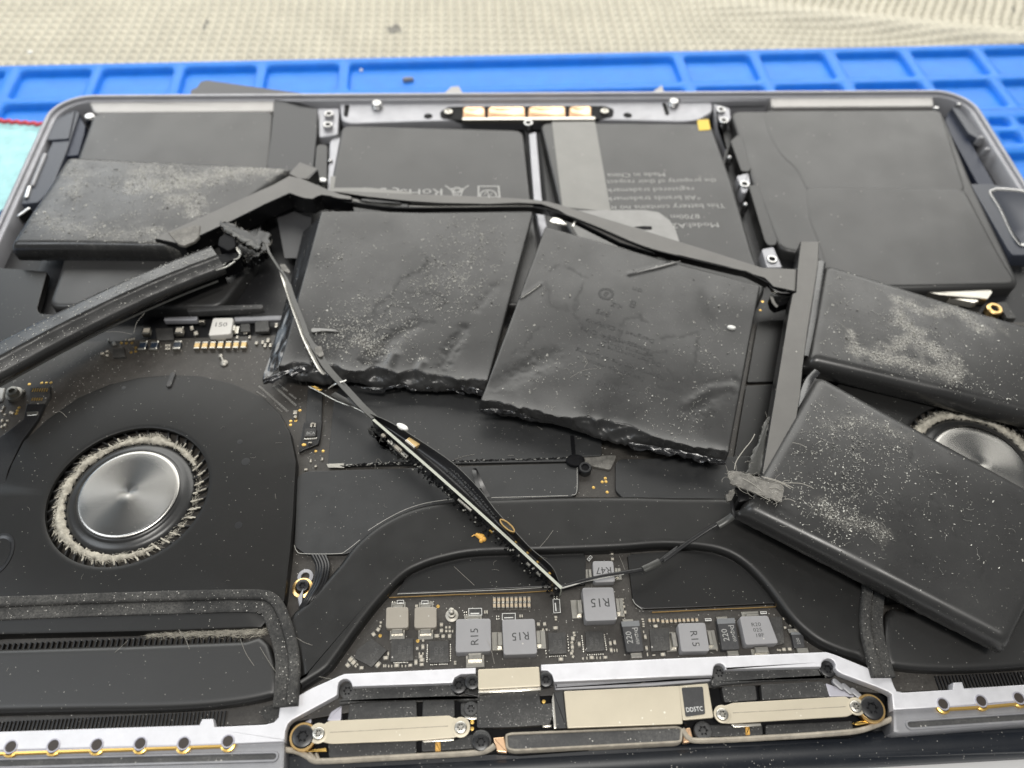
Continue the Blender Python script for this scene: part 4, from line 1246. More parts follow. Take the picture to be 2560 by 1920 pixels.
    for k in range(5600):
        a = random.uniform(0, 2 * pi); t = thick(a)
        if random.random() > t * .9 + .2: continue
        rad = R_HUB + 2.9 + random.random() ** .8 * (.7 + 1.5 * max(t, .4))
        bl = random.uniform(-.5, 1.1) + (0.6 if mir else .6)
        l = random.uniform(.3, 1.2)
        p = (c[0] + rad * cos(a), c[1] + rad * sin(a)); z = random.uniform(.6, 1.9)
        d = a + bl + .35; q = (p[0] + l * cos(d), p[1] + l * sin(d))
        w = random.uniform(.025, .06); ox, oy = -sin(d) * w, cos(d) * w
        m.add([(p[0] - ox, p[1] - oy, z), (p[0] + ox, p[1] + oy, z), (q[0], q[1], z + random.uniform(-.6, .3))], [(0, 1, 2)])
    # dusty crests of the blades
    for k in range(nb):
        a = 2 * pi * k / nb
        for s in range(4):
            r0 = random.uniform(R_HUB + 2.7, R_HOLE - 1.6); x = r0
            y = .8 * ((r0 - R_HUB - 2.6) / 1.8) ** 1.3 * (-1 if mir else 1)
            px, py = c[0] + x * cos(a) - y * sin(a), c[1] + x * sin(a) + y * cos(a)
            m.prism(lens((px, py), (px + .8 * cos(a + .3), py + .8 * sin(a + .3)), random.uniform(.2, .42), 2), 1.1, random.uniform(1.4, 1.55), bev=.06, seg=1)
    m.build('lint_ring', 'lint', f, kind='stuff', angle=180)
    return f


fan_a = fan(0)
fan_b = fan(1)
# marks on the uncovered fan: a lug, and dark discs painted as small shaded holes
m = MB(); m.prism(lens(at('c4', 1110, 862, 3), at('c4', 1085, 930, 3), 1.3), 2.5, 3.1, bev=.3); m.build('lug', 'rubber', fan_a)
for tag, x, y, r in (('c4', 1580, 1424, .95), ('c4', 1542, 1297, .6), ('c7', 1455, 177, .8), ('c4', 795, 950, .5)):
    m = MB(); m.lathe(at(tag, x, y, 2.62), [(r, 2.55), (r, 2.625), (r * .6, 2.63), (.1, 2.63)], 18); m.build('plug', 'screw_black', fan_a)
m = MB(); m.lathe(at('c7', -20, 360, 2.6), [(3.2, 2.4), (3.2, 2.75), (2.7, 2.8), (2.2, 2.4)], 30, sy=1.5); m.build('screw_recess', 'screw_black', fan_a)

# screw and cable bundle between fan and heat pipe
m = MB(); p = at('c7', 1845, 560, .6); m.lathe(p, [(2.1, 0), (2.1, .6), (1.5, .75), (1.2, .5)], 24, 0, cap=False)
m.lathe(at('c7', 1862, 490, .6), [(1.6, 0), (1.6, .5), (.9, .6), (.8, .4)], 22, 1, cap=False); m.build('ring_lug', ['brass', 'case_aluminium'], laptop)
screw(laptop, at('c7', 1845, 545, 1.3), 1.35, 1.4, 1.0)
m = MB()
for k, (dx, dz) in enumerate(((0, 0), (18, .2), (36, .35), (56, .1), (75, -.1))):
    m.tube(crom([at3('c7', 1905 + dx, 360, 1.6 + dz), at3('c7', 1935 + dx * .9, 430, 2.0 + dz), at3('c7', 1920 + dx * .8, 530, 2.2 + dz), at3('c7', 1870 + dx * .7, 620, 2.3 + dz), at3('c7', 1828 + dx * .5, 690, 1.6 + dz)], 6), .38, 8)
m.build('cable_bundle', 'flex_black', laptop)
plate(T(1.6, 'c7', [(1815, 620), (1850, 560), (1835, 690), (1828, 690)]), .5, 1.5, 'case_aluminium', 'clip', laptop, r=0)

# exhaust covers, fins and foam strips
def duct(mir):
    X = (lambda p: [(2 * XC - x, y) for x, y in p]) if mir else (lambda p: list(p))
    Q = lambda z, *r: X(T(z, *r))
    nm = 'exhaust'
    m = MB()
    lo = crom(T(2.6, 'c7', [(1690, 1215), (1550, 1248), (1400, 1272), (1200, 1292), (900, 1306), (500, 1312), (0, 1322)]), 3)
    pts = T(2.6, 'c7', [(0, 928), (800, 905), (1500, 878), (1585, 850), (1640, 900), (1700, 1085)]) + lo + [(9, lo[-1][1] - .2), (9, 33.6)]
    m.prism(X(pts), -.5, 2.6, bev=1.1, seg=4)
    d = m.build('exhaust_cover', 'duct_paint', laptop, angle=60)
    m = MB()       # fin stack under the slit and along the vent side
    for y0, y1, z, n, x0, x1 in ((33.2, 36.2, .9, 74, 10, 85), (17.6, 22.0, .5, 104, 12, 84)):
        for k in range(n):
            x = x0 + (x1 - x0) * k / (n - 1)
            m.prism(X([(x - .12, y0), (x + .12, y0), (x + .12, y1), (x - .12, y1)]), -2.2, z, bev=0)
    m.build('cooling_fins', 'black_plastic', d, kind='stuff')
    # foam
    cl = T(3.2, 'c7', [(-500, 690), (0, 672), (600, 650), (1200, 632), (1560, 628), (1650, 655), (1700, 740), (1750, 900), (1765, 1020), (1762, 1120), (1750, 1280)])
    cl = crom(cl, 5)
    w = 4.6
    left, right = [], []
    for i, p in enumerate(cl):
        a, b = cl[max(0, i - 1)], cl[min(len(cl) - 1, i + 1)]
        dx, dy = b[0] - a[0], b[1] - a[1]; L_ = hypot(dx, dy); nx_, ny_ = -dy / L_, dx / L_
        jit = .08 * noise.noise((p[0] * .9, p[1] * .9, 0))
        left.append((p[0] + nx_ * (w * .42 + jit), p[1] + ny_ * (w * .42 + jit))); right.append((p[0] - nx_ * (w * .58 + jit), p[1] - ny_ * (w * .58 + jit)))
    m = MB()
    mid = [((a[0] * .55 + b[0] * .45), (a[1] * .55 + b[1] * .45)) for a, b in zip(left, right)]
    m.prism(X(left + list(reversed(mid))), 2.0, 3.7, bev=.5, seg=3)
    m.build('foam_strip', 'foam', laptop, label='dusty black foam strip round the exhaust')
    m = MB(); m.prism(X(mid + list(reversed(right))), 1.8, 3.05, bev=.25)
    m.build('foam_strip', 'foam', laptop)
    if not mir:
        m = MB()
        A, B = at('c7', 880, 845, 2), at('c7', 1600, 812, 2)
        for k in range(1500):
            t = random.random() ** .6
            p = (A[0] + (B[0] - A[0]) * t, A[1] + (B[1] - A[1]) * t + random.gauss(0, .55) * (.3 + .7 * t)); z = random.uniform(.6, 2.0)
            an = random.gauss(0, .7) + (pi if random.random() < .5 else 0); l = random.uniform(.5, 2.2); w_ = random.uniform(.025, .055)
            q = (p[0] + l * cos(an), p[1] + l * sin(an) * .6)
            m.add([(p[0], p[1] - w_, z), (p[0], p[1] + w_, z), (q[0], q[1], z + random.uniform(-.4, .4))], [(0, 1, 2)])
        m.build('lint', 'lint', d, kind='stuff', angle=180)
    return d


duct(0)
duct(1)

# bright clip and brass ring under the far cell of the other fan
plate(T(1.4, 'c6', [(1560, 325), (1985, 308), (2012, 335), (1980, 380), (1660, 352)]), -1, 1.4, 'tin', 'clip', laptop, r=.3)
plate(T(1.0, 'c6', [(1730, 372), (1900, 375), (1925, 392), (1890, 405)]), -1, 1.0, 'bracket_edge', 'clip', laptop, r=.3)
plate(T(.8, 'c6', [(2040, 400), (2100, 395), (2170, 500), (2110, 500)]), -1, .6, 'flex_dusty', 'tab', laptop, r=.3)
m = MB(); p = at('c6', 2027, 438, .9); m.lathe(p, [(2.1, -1), (2.1, .7), (1.8, .95), (1.2, .95), (1.0, .6)], 24, 0, cap=False); m.lathe(p, [(1.0, .5), (.3, .55)], 16, 1); m.build('ring_lug', ['brass', 'gap_black'], laptop)

for x, y, l, w, a in ((20, 1075, 26, 12, V), (8, 1100, 22, 14, V), (30, 1120, 20, 10, H), (66, 1108, 24, 12, V), (78, 1112, 24, 12, V), (150, 972, 24, 14, .3), (30, 1190, 26, 14, V), (12, 1160, 26, 12, V), (8, 1200, 20, 12, V), (46, 1160, 18, 10, H)):
    comp('cap_white', 'c4', x, y, l, w, a)
for q in ([(690, 640), (700, 632), (705, 650), (694, 655)], [(720, 655), (740, 652), (745, 672), (722, 675)]):
    plate(T(.3, 'c4', q), 0, .4, 'pad_grey', 'contact', board, r=0)
# ------------------------------------------------------------------ hinge side: bright machined frame, vent screws, cavity with brackets
def arc_notch(tag, c, r, a0, a1, n=7):
    """points of a round notch in measured pixels (a in degrees, y down)"""
    return [(c[0] + r * cos(radians(a0 + (a1 - a0) * k / n)), c[1] + r * sin(radians(a0 + (a1 - a0) * k / n))) for k in range(n + 1)]


ZS = 2.2
left = T(ZS, 'c7', [(-500, 1462), (0, 1437), (1215, 1396), (1232, 1360), (1300, 1358), (1307, 1408), (1620, 1393), (1670, 1380), (1698, 1350), (1706, 1280)],
         'd9', [(330, 490), (600, 370), (660, 345), (2006, 282), (2006, 345), (1850, 352), (1790, 385), (1765, 440), (740, 478)],
         'd9', arc_notch('d9', (665, 470), 72, 0, -180, 7)[1:], 'd9', [(585, 560), (560, 580), (120, 820), (80, 860), (55, 930), (45, 1040)],
         'c7', [(1733, 1498), (1420, 1512), (0, 1552), (-500, 1572)])
right = T(ZS, 'd6', [(1890, 1036)], 'c9', [(0, 992), (990, 950), (1040, 965), (1385, 1105), (1405, 1160), (1420, 1190), (1460, 1198), (1760, 1180), (1765, 1137), (1820, 1133), (1832, 1172), (2196, 1150), (2600, 1132), (2600, 1235), (2196, 1247), (1700, 1288), (1400, 1305), (1390, 1210), (1370, 1195), (1300, 1165), (1085, 1085), (1055, 1065)],
          'c9', arc_notch('c9', (1003, 1035), 44, 20, -190, 7), 'c9', [(950, 1042), (375, 1058)], 'c9', arc_notch('c9', (338, 1058), 37, 0, -180, 7), 'c9', [(296, 1095), (0, 1105)], 'd6', [(2010, 1198), (1990, 1130), (1950, 1095), (1890, 1092)])
frames = []
for poly in (left, right):
    m = MB(); m.prism(poly, 0.2, ZS, 0, bev=.22, seg=2)
    frames.append(m.build('machined_frame', 'machined_aluminium', laptop, label='bright machined frame strip along the hinge'))
# darker body under and behind the strips
zr = 1.4
m = MB()
m.prism(T(zr, 'c7', [(-600, 1500), (1740, 1430), (1735, 1650), (1725, 1700), (-600, 1720)]), -4, zr, bev=.5)
rearl = m.build('rear_frame', 'dark_aluminium', laptop)
m = MB()
m.prism(T(zr, 'c9', [(1395, 1230), (2700, 1160), (2700, 1365), (2196, 1392), (1440, 1450), (1400, 1440)]), -4, zr, bev=.5)
rearr = m.build('rear_frame', 'dark_aluminium', laptop)
# gold gasket line and the vent screws
def vents(par, tag, line, pts, slot, zz=zr):
    m = MB()
    m.tube(crom([at3(tag, x, y, zz + .35) for x, y in line], 2), .42, 6)
    m.build('gold_gasket', 'gold', par)
    m = MB()
    m.tube([at3(tag, x, y - 10, zz + .62) for x, y in line], .16, 6)
    m.build('polished_edge', 'machined_edge', par)
    zz0, zz = zz, 1.85
    for x, y in pts:
        c = at(tag, x, y, 2.25)
        m = MB()
        m.lathe(c, [(1.2, zz - .6), (1.2, 2.26), (1.12, 2.33), (.98, 2.33), (.9, 2.24)], 24, 0, cap=False)
        m.lathe(c, [(.95, 2.0), (.95, 2.235), (.5, 2.24), (.2, 2.235)], 18, 1)  # flat dark disc paints the shade in the hole
        m.build('screw_hole', ['machined_edge', 'hole_brown'], par)
        m = MB(); m.lathe((c[0], c[1] - .35), [(1.4, zr + .02), (1.35, 2.0), (1.0, 2.1)], 20, 0, cap=False); m.build('gold_pad', 'gold', par)
    zz = zz0
    a, b = [at(tag, *q, zz) for q in slot]
    m = MB(); q = lens(a, b, 1.9); qq = ccw(q)
    m.rings([[(x, y, zz + .02) for x, y in qq], [(x, y, zz + .25) for x, y in inset(qq, .12)], [(x, y, zz + .25) for x, y in inset(qq, .4)], [(x, y, zz + .05) for x, y in inset(qq, .5)]], 0, capmi=1)
    m.build('rubber_slot', ['dark_aluminium', 'rubber'], par)


vents(rearl, 'c7', [(-400, 1580), (0, 1570), (400, 1556), (800, 1543), (1100, 1533), (1400, 1522)], [(-190, 1537), (65, 1530), (325, 1522), (590, 1518), (855, 1510), (1120, 1508), (1390, 1496)], ((-300, 1640), (1670, 1590)))
vents(rearr, 'c9', [(1690, 1300), (1950, 1285), (2196, 1262), (2500, 1248)], [(1703, 1268), (1936, 1250), (2166, 1232), (2400, 1215)], ((1500, 1397), (2500, 1330)))

# cavity floor and its edge trim
zc = -1.0
cav = T(zc, 'd9', [(60, 1000), (100, 850), (560, 600), (640, 430), (1780, 390), (2100, 330)], 'c9', [(0, 1090), (300, 1020), (1000, 980), (1380, 1180), (1400, 1350), (1300, 1420), (1150, 1470), (180, 1500)], 'c8', [(1100, 1580), (950, 1570)], 'd9', [(1000, 1230), (350, 1250)])
m = MB(); m.prism(cav, -3.4, -1.2, bev=.1)
cavity = m.build('hinge_cavity', 'gap_black', laptop, label='dusty black hollow with cable brackets at the hinge')
m = MB()
m.tube(crom([at3('d9', x, y, z) for x, y, z in ((40, 1120, .3), (170, 1140, .3), (280, 1190, .2), (340, 1232, .2), (460, 1240, .2), (1000, 1212, .2), (1500, 1185, .2), (2000, 1155, .2), (2140, 1120, .4), (2200, 1080, .6))], 5), .52, 8)
m.build('edge_trim', 'trim_beige', cavity)
m = MB()
m.tube(crom([at3('c9', x, y, z) for x, y, z in ((110, 1420, .5), (150, 1475, .3), (240, 1492, .2), (700, 1470, .2), (1000, 1450, .2), (1180, 1432, .2), (1300, 1395, .2), (1400, 1355, .3))], 5), .5, 8)
m.build('edge_trim', 'trim_beige', cavity)
m = MB()
for pts in ([(300, 1150), (360, 1215)], [(370, 1160), (400, 1232)]):
    m.tube(crom([at3('d9', x, y, .2) for x, y in pts], 3), .3, 6)
m.build('edge_trim', 'trim_beige', cavity)
# black bar with a beige rim
bar = rnd(T(.9, 'c8', [(1005, 1452), (1040, 1440), (2060, 1398), (2094, 1415), (2090, 1500), (2060, 1508), (1060, 1560), (1012, 1545)]), 1.2, 5)
m = MB(); b = ccw(bar)
m.rings([[(x, y, -2) for x, y in b], [(x, y, .6) for x, y in b], [(x, y, .85) for x, y in inset(b, .15)], [(x, y, .85) for x, y in inset(b, .4)], [(x, y, .6) for x, y in inset(b, .5)]], 0, capmi=1)
m.build('rubber_bar', ['trim_beige', 'rubber'], cavity)
for tag, q in (('c8', [(935, 1475), (1000, 1470), (1015, 1540), (1020, 1565), (960, 1560)]), ('c9', [(118, 1420), (160, 1412), (175, 1470), (165, 1500), (118, 1505)])):
    plate(T(.1, tag, q), -1.2, .1, 'copper', 'copper_foil', cavity, r=.2)
for tag, q in (('d9', [(1590, 1045), (1645, 1045), (1645, 1135), (1590, 1138)]), ('c9', [(498, 1410), (522, 1408), (526, 1455), (500, 1458)])):
    plate(T(.3, tag, q), -.6, .3, 'crumb_orange', 'orange_tab', cavity, r=.1)
# foam strips
for nm, tag, q in (('foam_strip', 'd9', [(605, 665), (598, 610), (660, 590), (745, 560), (748, 490), (1765, 445), (1790, 560), (2050, 575), (2040, 608), (1890, 625), (1800, 598), (900, 632), (800, 640)]),
                   ('foam_strip', 'c9', [(280, 1130), (310, 1100), (360, 1085), (375, 1062), (950, 1045), (965, 1085), (1000, 1105), (960, 1115), (600, 1130), (380, 1150), (300, 1165)])):
    plate(T(.9, tag, q), -1.1, .9, 'foam_dusty', nm, cavity, r=.4, bev=.35)
plate(T(.7, 'c8', [(1300, 1130), (1500, 1105), (2196, 1085)], 'c9', [(300, 1098), (290, 1130)], 'c8', [(1900, 1160), (1310, 1185)]), -1.1, .5, 'dark_aluminium', 'ledge', cavity, r=.3, bev=.4)
# ribbon cables and connector blocks lying in the hollow
for z, tag, q, mt, nm in ((.2, 'd9', [(715, 640), (1398, 605), (1402, 800), (690, 830)], 'flex_dusty', 'ribbon_cable'), (.2, 'd9', [(1462, 610), (1788, 600), (1790, 790), (1456, 800)], 'flex_dusty', 'ribbon_cable'),
                          (.0, 'd9', [(490, 1050), (1398, 1020), (1395, 1165), (500, 1205)], 'flex_dusty', 'ribbon_cable'), (.0, 'd9', [(1450, 1030), (1790, 1020), (1900, 980), (2000, 960), (2150, 1000), (2140, 1100), (1450, 1145)], 'flex_dusty', 'ribbon_cable'),
                          (.5, 'c8', [(835, 1280), (850, 1195), (1215, 1180), (1225, 1270), (1295, 1262), (1300, 1330), (1280, 1395), (1050, 1410), (835, 1415)], 'flex_dusty', 'connector_cover'),
                          (.3, 'd9', [(1850, 640), (2200, 640), (2200, 820), (2000, 800), (1890, 790), (1850, 760)], 'flex_dusty', 'connector_cover'),
                          (.4, 'c9', [(350, 1165), (560, 1155), (570, 1245), (370, 1260)], 'flex_dusty', 'ribbon_cable'), (.5, 'c9', [(590, 1150), (960, 1130), (1000, 1160), (1010, 1225), (600, 1245)], 'flex_dusty', 'ribbon_cable'),
                          (.0, 'c9', [(220, 1395), (600, 1395), (605, 1460), (220, 1470), (190, 1430)], 'flex_dusty', 'ribbon_cable'), (.0, 'c9', [(620, 1395), (1150, 1370), (1155, 1440), (620, 1468)], 'flex_dusty', 'ribbon_cable'),
                          (.2, 'd9', [(520, 735), (635, 665), (625, 825), (480, 830)], 'machined_edge', 'hinge_arm'), (.0, 'd9', [(230, 850), (325, 800), (320, 855), (240, 880)], 'machined_edge', 'hinge_arm'),
                          (.6, 'c9', [(985, 1140), (1040, 1160), (1165, 1215), (1160, 1228), (1100, 1222), (1010, 1225)], 'machined_edge', 'hinge_arm')):
    plate(T(z, tag, q), -1.15, z, mt, nm, cavity, r=.4, bev=.15)
for z, tag, x, y, r in ((.8, 'd9', 690, 520, 1.55), (1.0, 'd9', 1830, 462, 1.6), (.6, 'd9', 1955, 700, 1.35), (.5, 'd9', 2060, 1030, 1.9), (.9, 'c9', 338, 1080, 1.5), (.9, 'c9', 1000, 1055, 1.6), (.4, 'c9', 240, 1430, 1.7), (.8, 'c8', 860, 1500, 1.6)):
    screw(cavity, at(tag, x, y, z), r, z, 1.2, 'rubber' if r != 1.6 else 'screw_black')
for k in range(3):
    m = MB(); a, b = at('c9', 1045 + 55 * k, 1130 + 28 * k, 1.0), at('c9', 1085 + 55 * k, 1165 + 28 * k, 1.0)
    m.prism(lens(a, b, 1.2), .2, 1.0, bev=.3); m.build('rib', 'dark_aluminium', cavity)


def bracket(tag, outline, lugs, z, crease, lip):
    m = MB(); q = rnd(T(z, tag, outline), .5)
    m.prism(q, z - .35, z, 0, bev=.1)
    q2 = T(z + .02, tag, crease)
    m.tube([(x, y, z - .02) for x, y in q2], .07, 5, 2)  # darker line, the shade of the crease put into the colour
    m.prism(T(z - .6, tag, lip), z - 1.0, z - .6, 1, bev=.08)
    for x, y, r in lugs:
        m.lathe(at(tag, x, y, z), [(r, z - .38), (r, z + .05), (r - .12, z + .08), (.3, z + .08)], 26, 0)
    b = m.build('bracket', ['bracket_beige', 'bracket_edge', 'trim_beige'], cavity, label='beige metal cable bracket')
    for x, y, r in lugs:
        screw(cavity, at(tag, x, y, z + .4), 1.15, z + .45, .5, 'tin', slot=True)
    return b


bracket('d9', [(330, 920), (420, 880), (500, 828), (1735, 772), (1770, 795), (1880, 815), (1910, 880), (1880, 960), (1785, 1000), (1400, 1030), (520, 1064), (370, 1030), (325, 980)], ((392, 955, 1.75), (1850, 893, 1.75)), 1.5, [(515, 945), (1720, 880)], [(1450, 1030), (1785, 1005), (1780, 1030), (1470, 1050)])
bracket('c9', [(315, 1310), (350, 1280), (385, 1275), (415, 1262), (1110, 1222), (1140, 1245), (1195, 1240), (1212, 1290), (1160, 1325), (1120, 1345), (400, 1388), (350, 1385), (318, 1360)], ((357, 1330, 1.6), (1172, 1283, 1.6)), 1.5, [(420, 1322), (1110, 1284)], [(410, 1392), (590, 1385), (595, 1402), (430, 1412)])
for tag, x, y, r in (('d9', 232, 985, 2.0), ('c9', 1270, 1292, 2.15)):
    screw(cavity, at(tag, x, y, 1.6), r, 1.7, 1.6, 'screw_black', 'brass', r + .5)
for tag, q in (('d9', [(238, 1118), (300, 1125), (470, 1100), (478, 1140), (330, 1142), (240, 1140)]), ('c9', [(1150, 1385), (1200, 1372), (1272, 1368), (1272, 1382), (1180, 1398)])):
    plate(T(.8, tag, q), .2, .7, 'gold', 'gold_clip', cavity, r=.2)
# middle: small bracket, long plate, label plate
m = MB(); m.prism(rnd(T(2.4, 'd6', [(1308, 1080), (1872, 1056), (1886, 1238), (1310, 1268)]), .3), 1.9, 2.4, 0, bev=.15)
m.prism(T(1.5, 'd6', [(1308, 1270), (1888, 1240), (1890, 1275), (1312, 1302)]), .6, 1.6, 1, bev=.15)
mb = m.build('bracket', ['bracket_beige', 'bracket_edge'], cavity, label='short beige bracket between two screws')
for q in ([(1195, 1170), (1300, 1150), (1310, 1265), (1205, 1270)], [(1885, 1130), (1960, 1125), (1990, 1235), (1890, 1240)]):
    plate(T(1.2, 'd6', q), .6, 1.2, 'bracket_edge', 'lug', cavity, r=.6)
for x, y in ((1257, 1198), (1935, 1175)):
    screw(cavity, at('d6', x, y, 2.0), 1.45, 2.1, .9, 'screw_black')
plate(T(1.0, 'd6', [(1185, 1160), (1310, 1150), (1900, 1110), (2010, 1150), (2000, 1240), (1320, 1330), (1180, 1300)]), -1, .5, 'dark_shield', 'ledge', cavity, r=.4)
m = MB(); m.prism(rnd(T(1.3, 'c8', [(1366, 1190), (2072, 1158), (2092, 1390), (1388, 1416)]), .25), .6, 1.3, 0, bev=.12); m.build('cover_plate', 'bracket_beige', cavity, label='long beige cover plate')
plate(T(1.1, 'c8', [(1300, 1196), (1364, 1190), (1386, 1415), (1318, 1418)]), 0, 1.0, 'shield_film', 'tape', cavity, r=.1)
plate(T(1.0, 'c8', [(1292, 1240), (1302, 1200), (1322, 1418), (1305, 1418)]), 0, 1.1, 'bracket_edge', 'clip', cavity, r=0)
plate(T(1.2, 'c9', [(88, 1158), (268, 1142), (303, 1352), (115, 1368)]), .6, 1.2, 'bracket_beige', 'end_plate', cavity, r=.3)
m = MB(); m.prism(rnd(T(1.35, 'c9', [(108, 1168), (238, 1162), (252, 1330), (132, 1346)]), .35), 1.2, 1.3, 0, bev=.03)
m.text('DD5TC', at('c9', 186, 1302, 1.32), .8, .03, 1.32, 1, .85)
m.build('label', ['tantalum', 'ink_white'], cavity, label='small black label with white characters')
for q in ([(2095, 1368), (2110, 1362), (2120, 1395), (2098, 1392)],):
    plate(T(1.0, 'c8', q), 0, .9, 'gap_black', 'gap', cavity, r=0)
for q in ([(760, 1345), (835, 1350), (835, 1362), (765, 1360)], [(1235, 1400), (1290, 1395), (1290, 1408), (1236, 1410)]):
    plate(T(.7, 'c8', q), 0, .7, 'bracket_edge', 'clip', cavity, r=0)
# foam in the corner beside the duct
plate(T(1.6, 'c7', [(1600, 1280), (1690, 1262), (1700, 1290), (1720, 1280), (1690, 1380), (1640, 1392), (1580, 1320)]), -2, 1.0, 'foam', 'corner_foam', laptop, r=.3)
# ------------------------------------------------------------------ the torn out old battery pack lying on top
pack = thing('old_battery_pack', 'torn out swollen black battery pack with dusty cells lying across the laptop', 'battery pack', (150, 110, 3))


def seg_d(p, a, b):
    ax, ay, bx, by = a[0], a[1], b[0], b[1]
    dx, dy = bx - ax, by - ay
    L2 = dx * dx + dy * dy
    t = 0 if L2 == 0 else max(0, min(1, ((p[0] - ax) * dx + (p[1] - ay) * dy) / L2))
    return hypot(p[0] - ax - dx * t, p[1] - ay - dy * t), t


def poly_d(p, pl):
    return min(seg_d(p, pl[i], pl[i + 1])[0] for i in range(len(pl) - 1))


def cell(name, corners, thick, r=1.4, nu=110, nv=90, bulge=0.5, wrinkle=0.0, creases=(), ridges=(), residue=(), stain_crease=(), edge_fn=None, label=None, rough=.05, seed=0, taper=False):
    """pouch cell: corners far-left, far-right, near-right, near-left as (x,y,z of the top)"""
    A, B, C, D = [Vector(c) for c in corners]
    w = ((B - A).length + (C - D).length) / 2
    h = ((D - A).length + (C - B).length) / 2

    def spaced(n, L):
        e = [r * (1 - cos(pi / 2 * k / 5)) / L for k in range(6)]
        mid = [e[-1] + (1 - 2 * e[-1]) * k / (n - 10) for k in range(1, n - 10)]
        return e + mid + [1 - q for q in reversed(e)]
    U, Vv = spaced(nu, w), spaced(nv, h)
    if taper: Vv = [1 - (1 - q) ** 1.4 for q in Vv]
    m = MB()
    vs, res, stn = [], [], []
    top = {}

    def base(u, v):      # v runs from the far edge to the near edge
        return (A * (1 - u) + B * u) * (1 - v) + (D * (1 - u) + C * u) * v
    for j, v in enumerate(Vv):
        for i, u in enumerate(U):
            p = base(u, v)
            du, dv = min(u, 1 - u) * w, min(v, 1 - v) * h
            dz = 0.0
            for d in (du, dv):
                if d < r: dz -= r - sqrt(max(0, r * r - (r - d) ** 2))
            dz = max(dz, -r)
            z = bulge * (sin(pi * u) * sin(pi * v)) ** .6 if 0 < u < 1 and 0 < v < 1 else 0
            z += rough * 4 * noise.noise((p.x * .045, p.y * .045, seed)) + rough * .5 * noise.noise((p.x * .13, p.y * .13, seed + 3))
            jx = p.x + .9 * noise.noise((p.x * .55, p.y * .55, 21)) + .4 * noise.noise((p.x * 1.6, p.y * 1.6, 5)); jy = p.y + .9 * noise.noise((p.x * .55, p.y * .55, 33)) + .4 * noise.noise((p.x * 1.6, p.y * 1.6, 8))
            for pl, wd, dp in creases:
                d = poly_d((jx, jy), pl)
                if d < wd * 3: z -= dp * math.exp(-(d / wd) ** 2)
            for pl, wd, dp in ridges:
                d = poly_d((p.x, p.y), pl)
                if d < wd * 3: z += dp * math.exp(-(d / wd) ** 2)
            q = Vector((p.x, p.y, p.z + dz + z))
            if edge_fn: q = edge_fn(q, u, v)
            vs.append(tuple(q))
            rv = 0.0
            for pl, wd, amt in residue:
                d = poly_d((p.x, p.y), pl)
                nn = noise.noise((p.x * .35, p.y * .35, seed + 9)) * .9 + noise.noise((p.x * .9, p.y * .9, seed + 5)) * .55
                rv = max(rv, amt * max(0, min(1, 1.05 - d / wd + nn * .8)))
            res.append(rv)
            sv = 0.0
            for pl, wd, amt in stain_crease:
                d = poly_d((jx, jy), pl)
                if d < wd * 2.5: sv = max(sv, amt * math.exp(-(d / (wd * (1 + .5 * noise.noise((p.x * 1.2, p.y * 1.2, 3))))) ** 2))
            stn.append(sv)
    W = len(U)
    fs = []
    for j in range(len(Vv) - 1):
        for i in range(W - 1):
            a = j * W + i
            fs.append((a, a + W, a + W + 1, a + 1))
    # skirt
    loop = [i for i in range(W)] + [j * W + W - 1 for j in range(1, len(Vv))] + [(len(Vv) - 1) * W + i for i in range(W - 2, -1, -1)] + [j * W for j in range(len(Vv) - 2, 0, -1)]
    n = len(loop)
    cx, cy = sum(c[0] for c in corners) / 4, sum(c[1] for c in corners) / 4
    o = len(vs)
    for k_, (dz, sh) in enumerate((((thick - r) * .45, 1.0), (thick - r, 0.995), (thick - r + .5, .975))):
        for i in loop:
            x, y, z = vs[i]
            jit = .12 * noise.noise((x * .8, y * .8, k_ * 3.0))
            tp_ = 1 - (.8 * max(0, (Vv[i // W] - .86) / .14) if taper else 0)
            vs.append((cx + (x - cx) * sh + jit, cy + (y - cy) * sh + jit, z - dz * tp_)); res.append(res[i] * .7); stn.append(0)
    prev = loop
    for k_ in range(3):
        cur = [o + k_ * n + i for i in range(n)]
        for i in range(n):
            fs.append((prev[i], prev[(i + 1) % n], cur[(i + 1) % n], cur[i]))
        prev = cur
    fs.append(tuple(reversed(prev)))
    m.add(vs, fs)
    m.attr = {'residue': res, 'stain': stn}
    ob = m.build(name, 'cell_old', pack, label=label, angle=70)
    ob_top = lambda u, v: vs[min(len(Vv) - 1, max(0, min(range(len(Vv)), key=lambda k: abs(Vv[k] - v)))) * W + min(range(W), key=lambda k: abs(U[k] - u))]
    return ob, base, vs, U, Vv, res


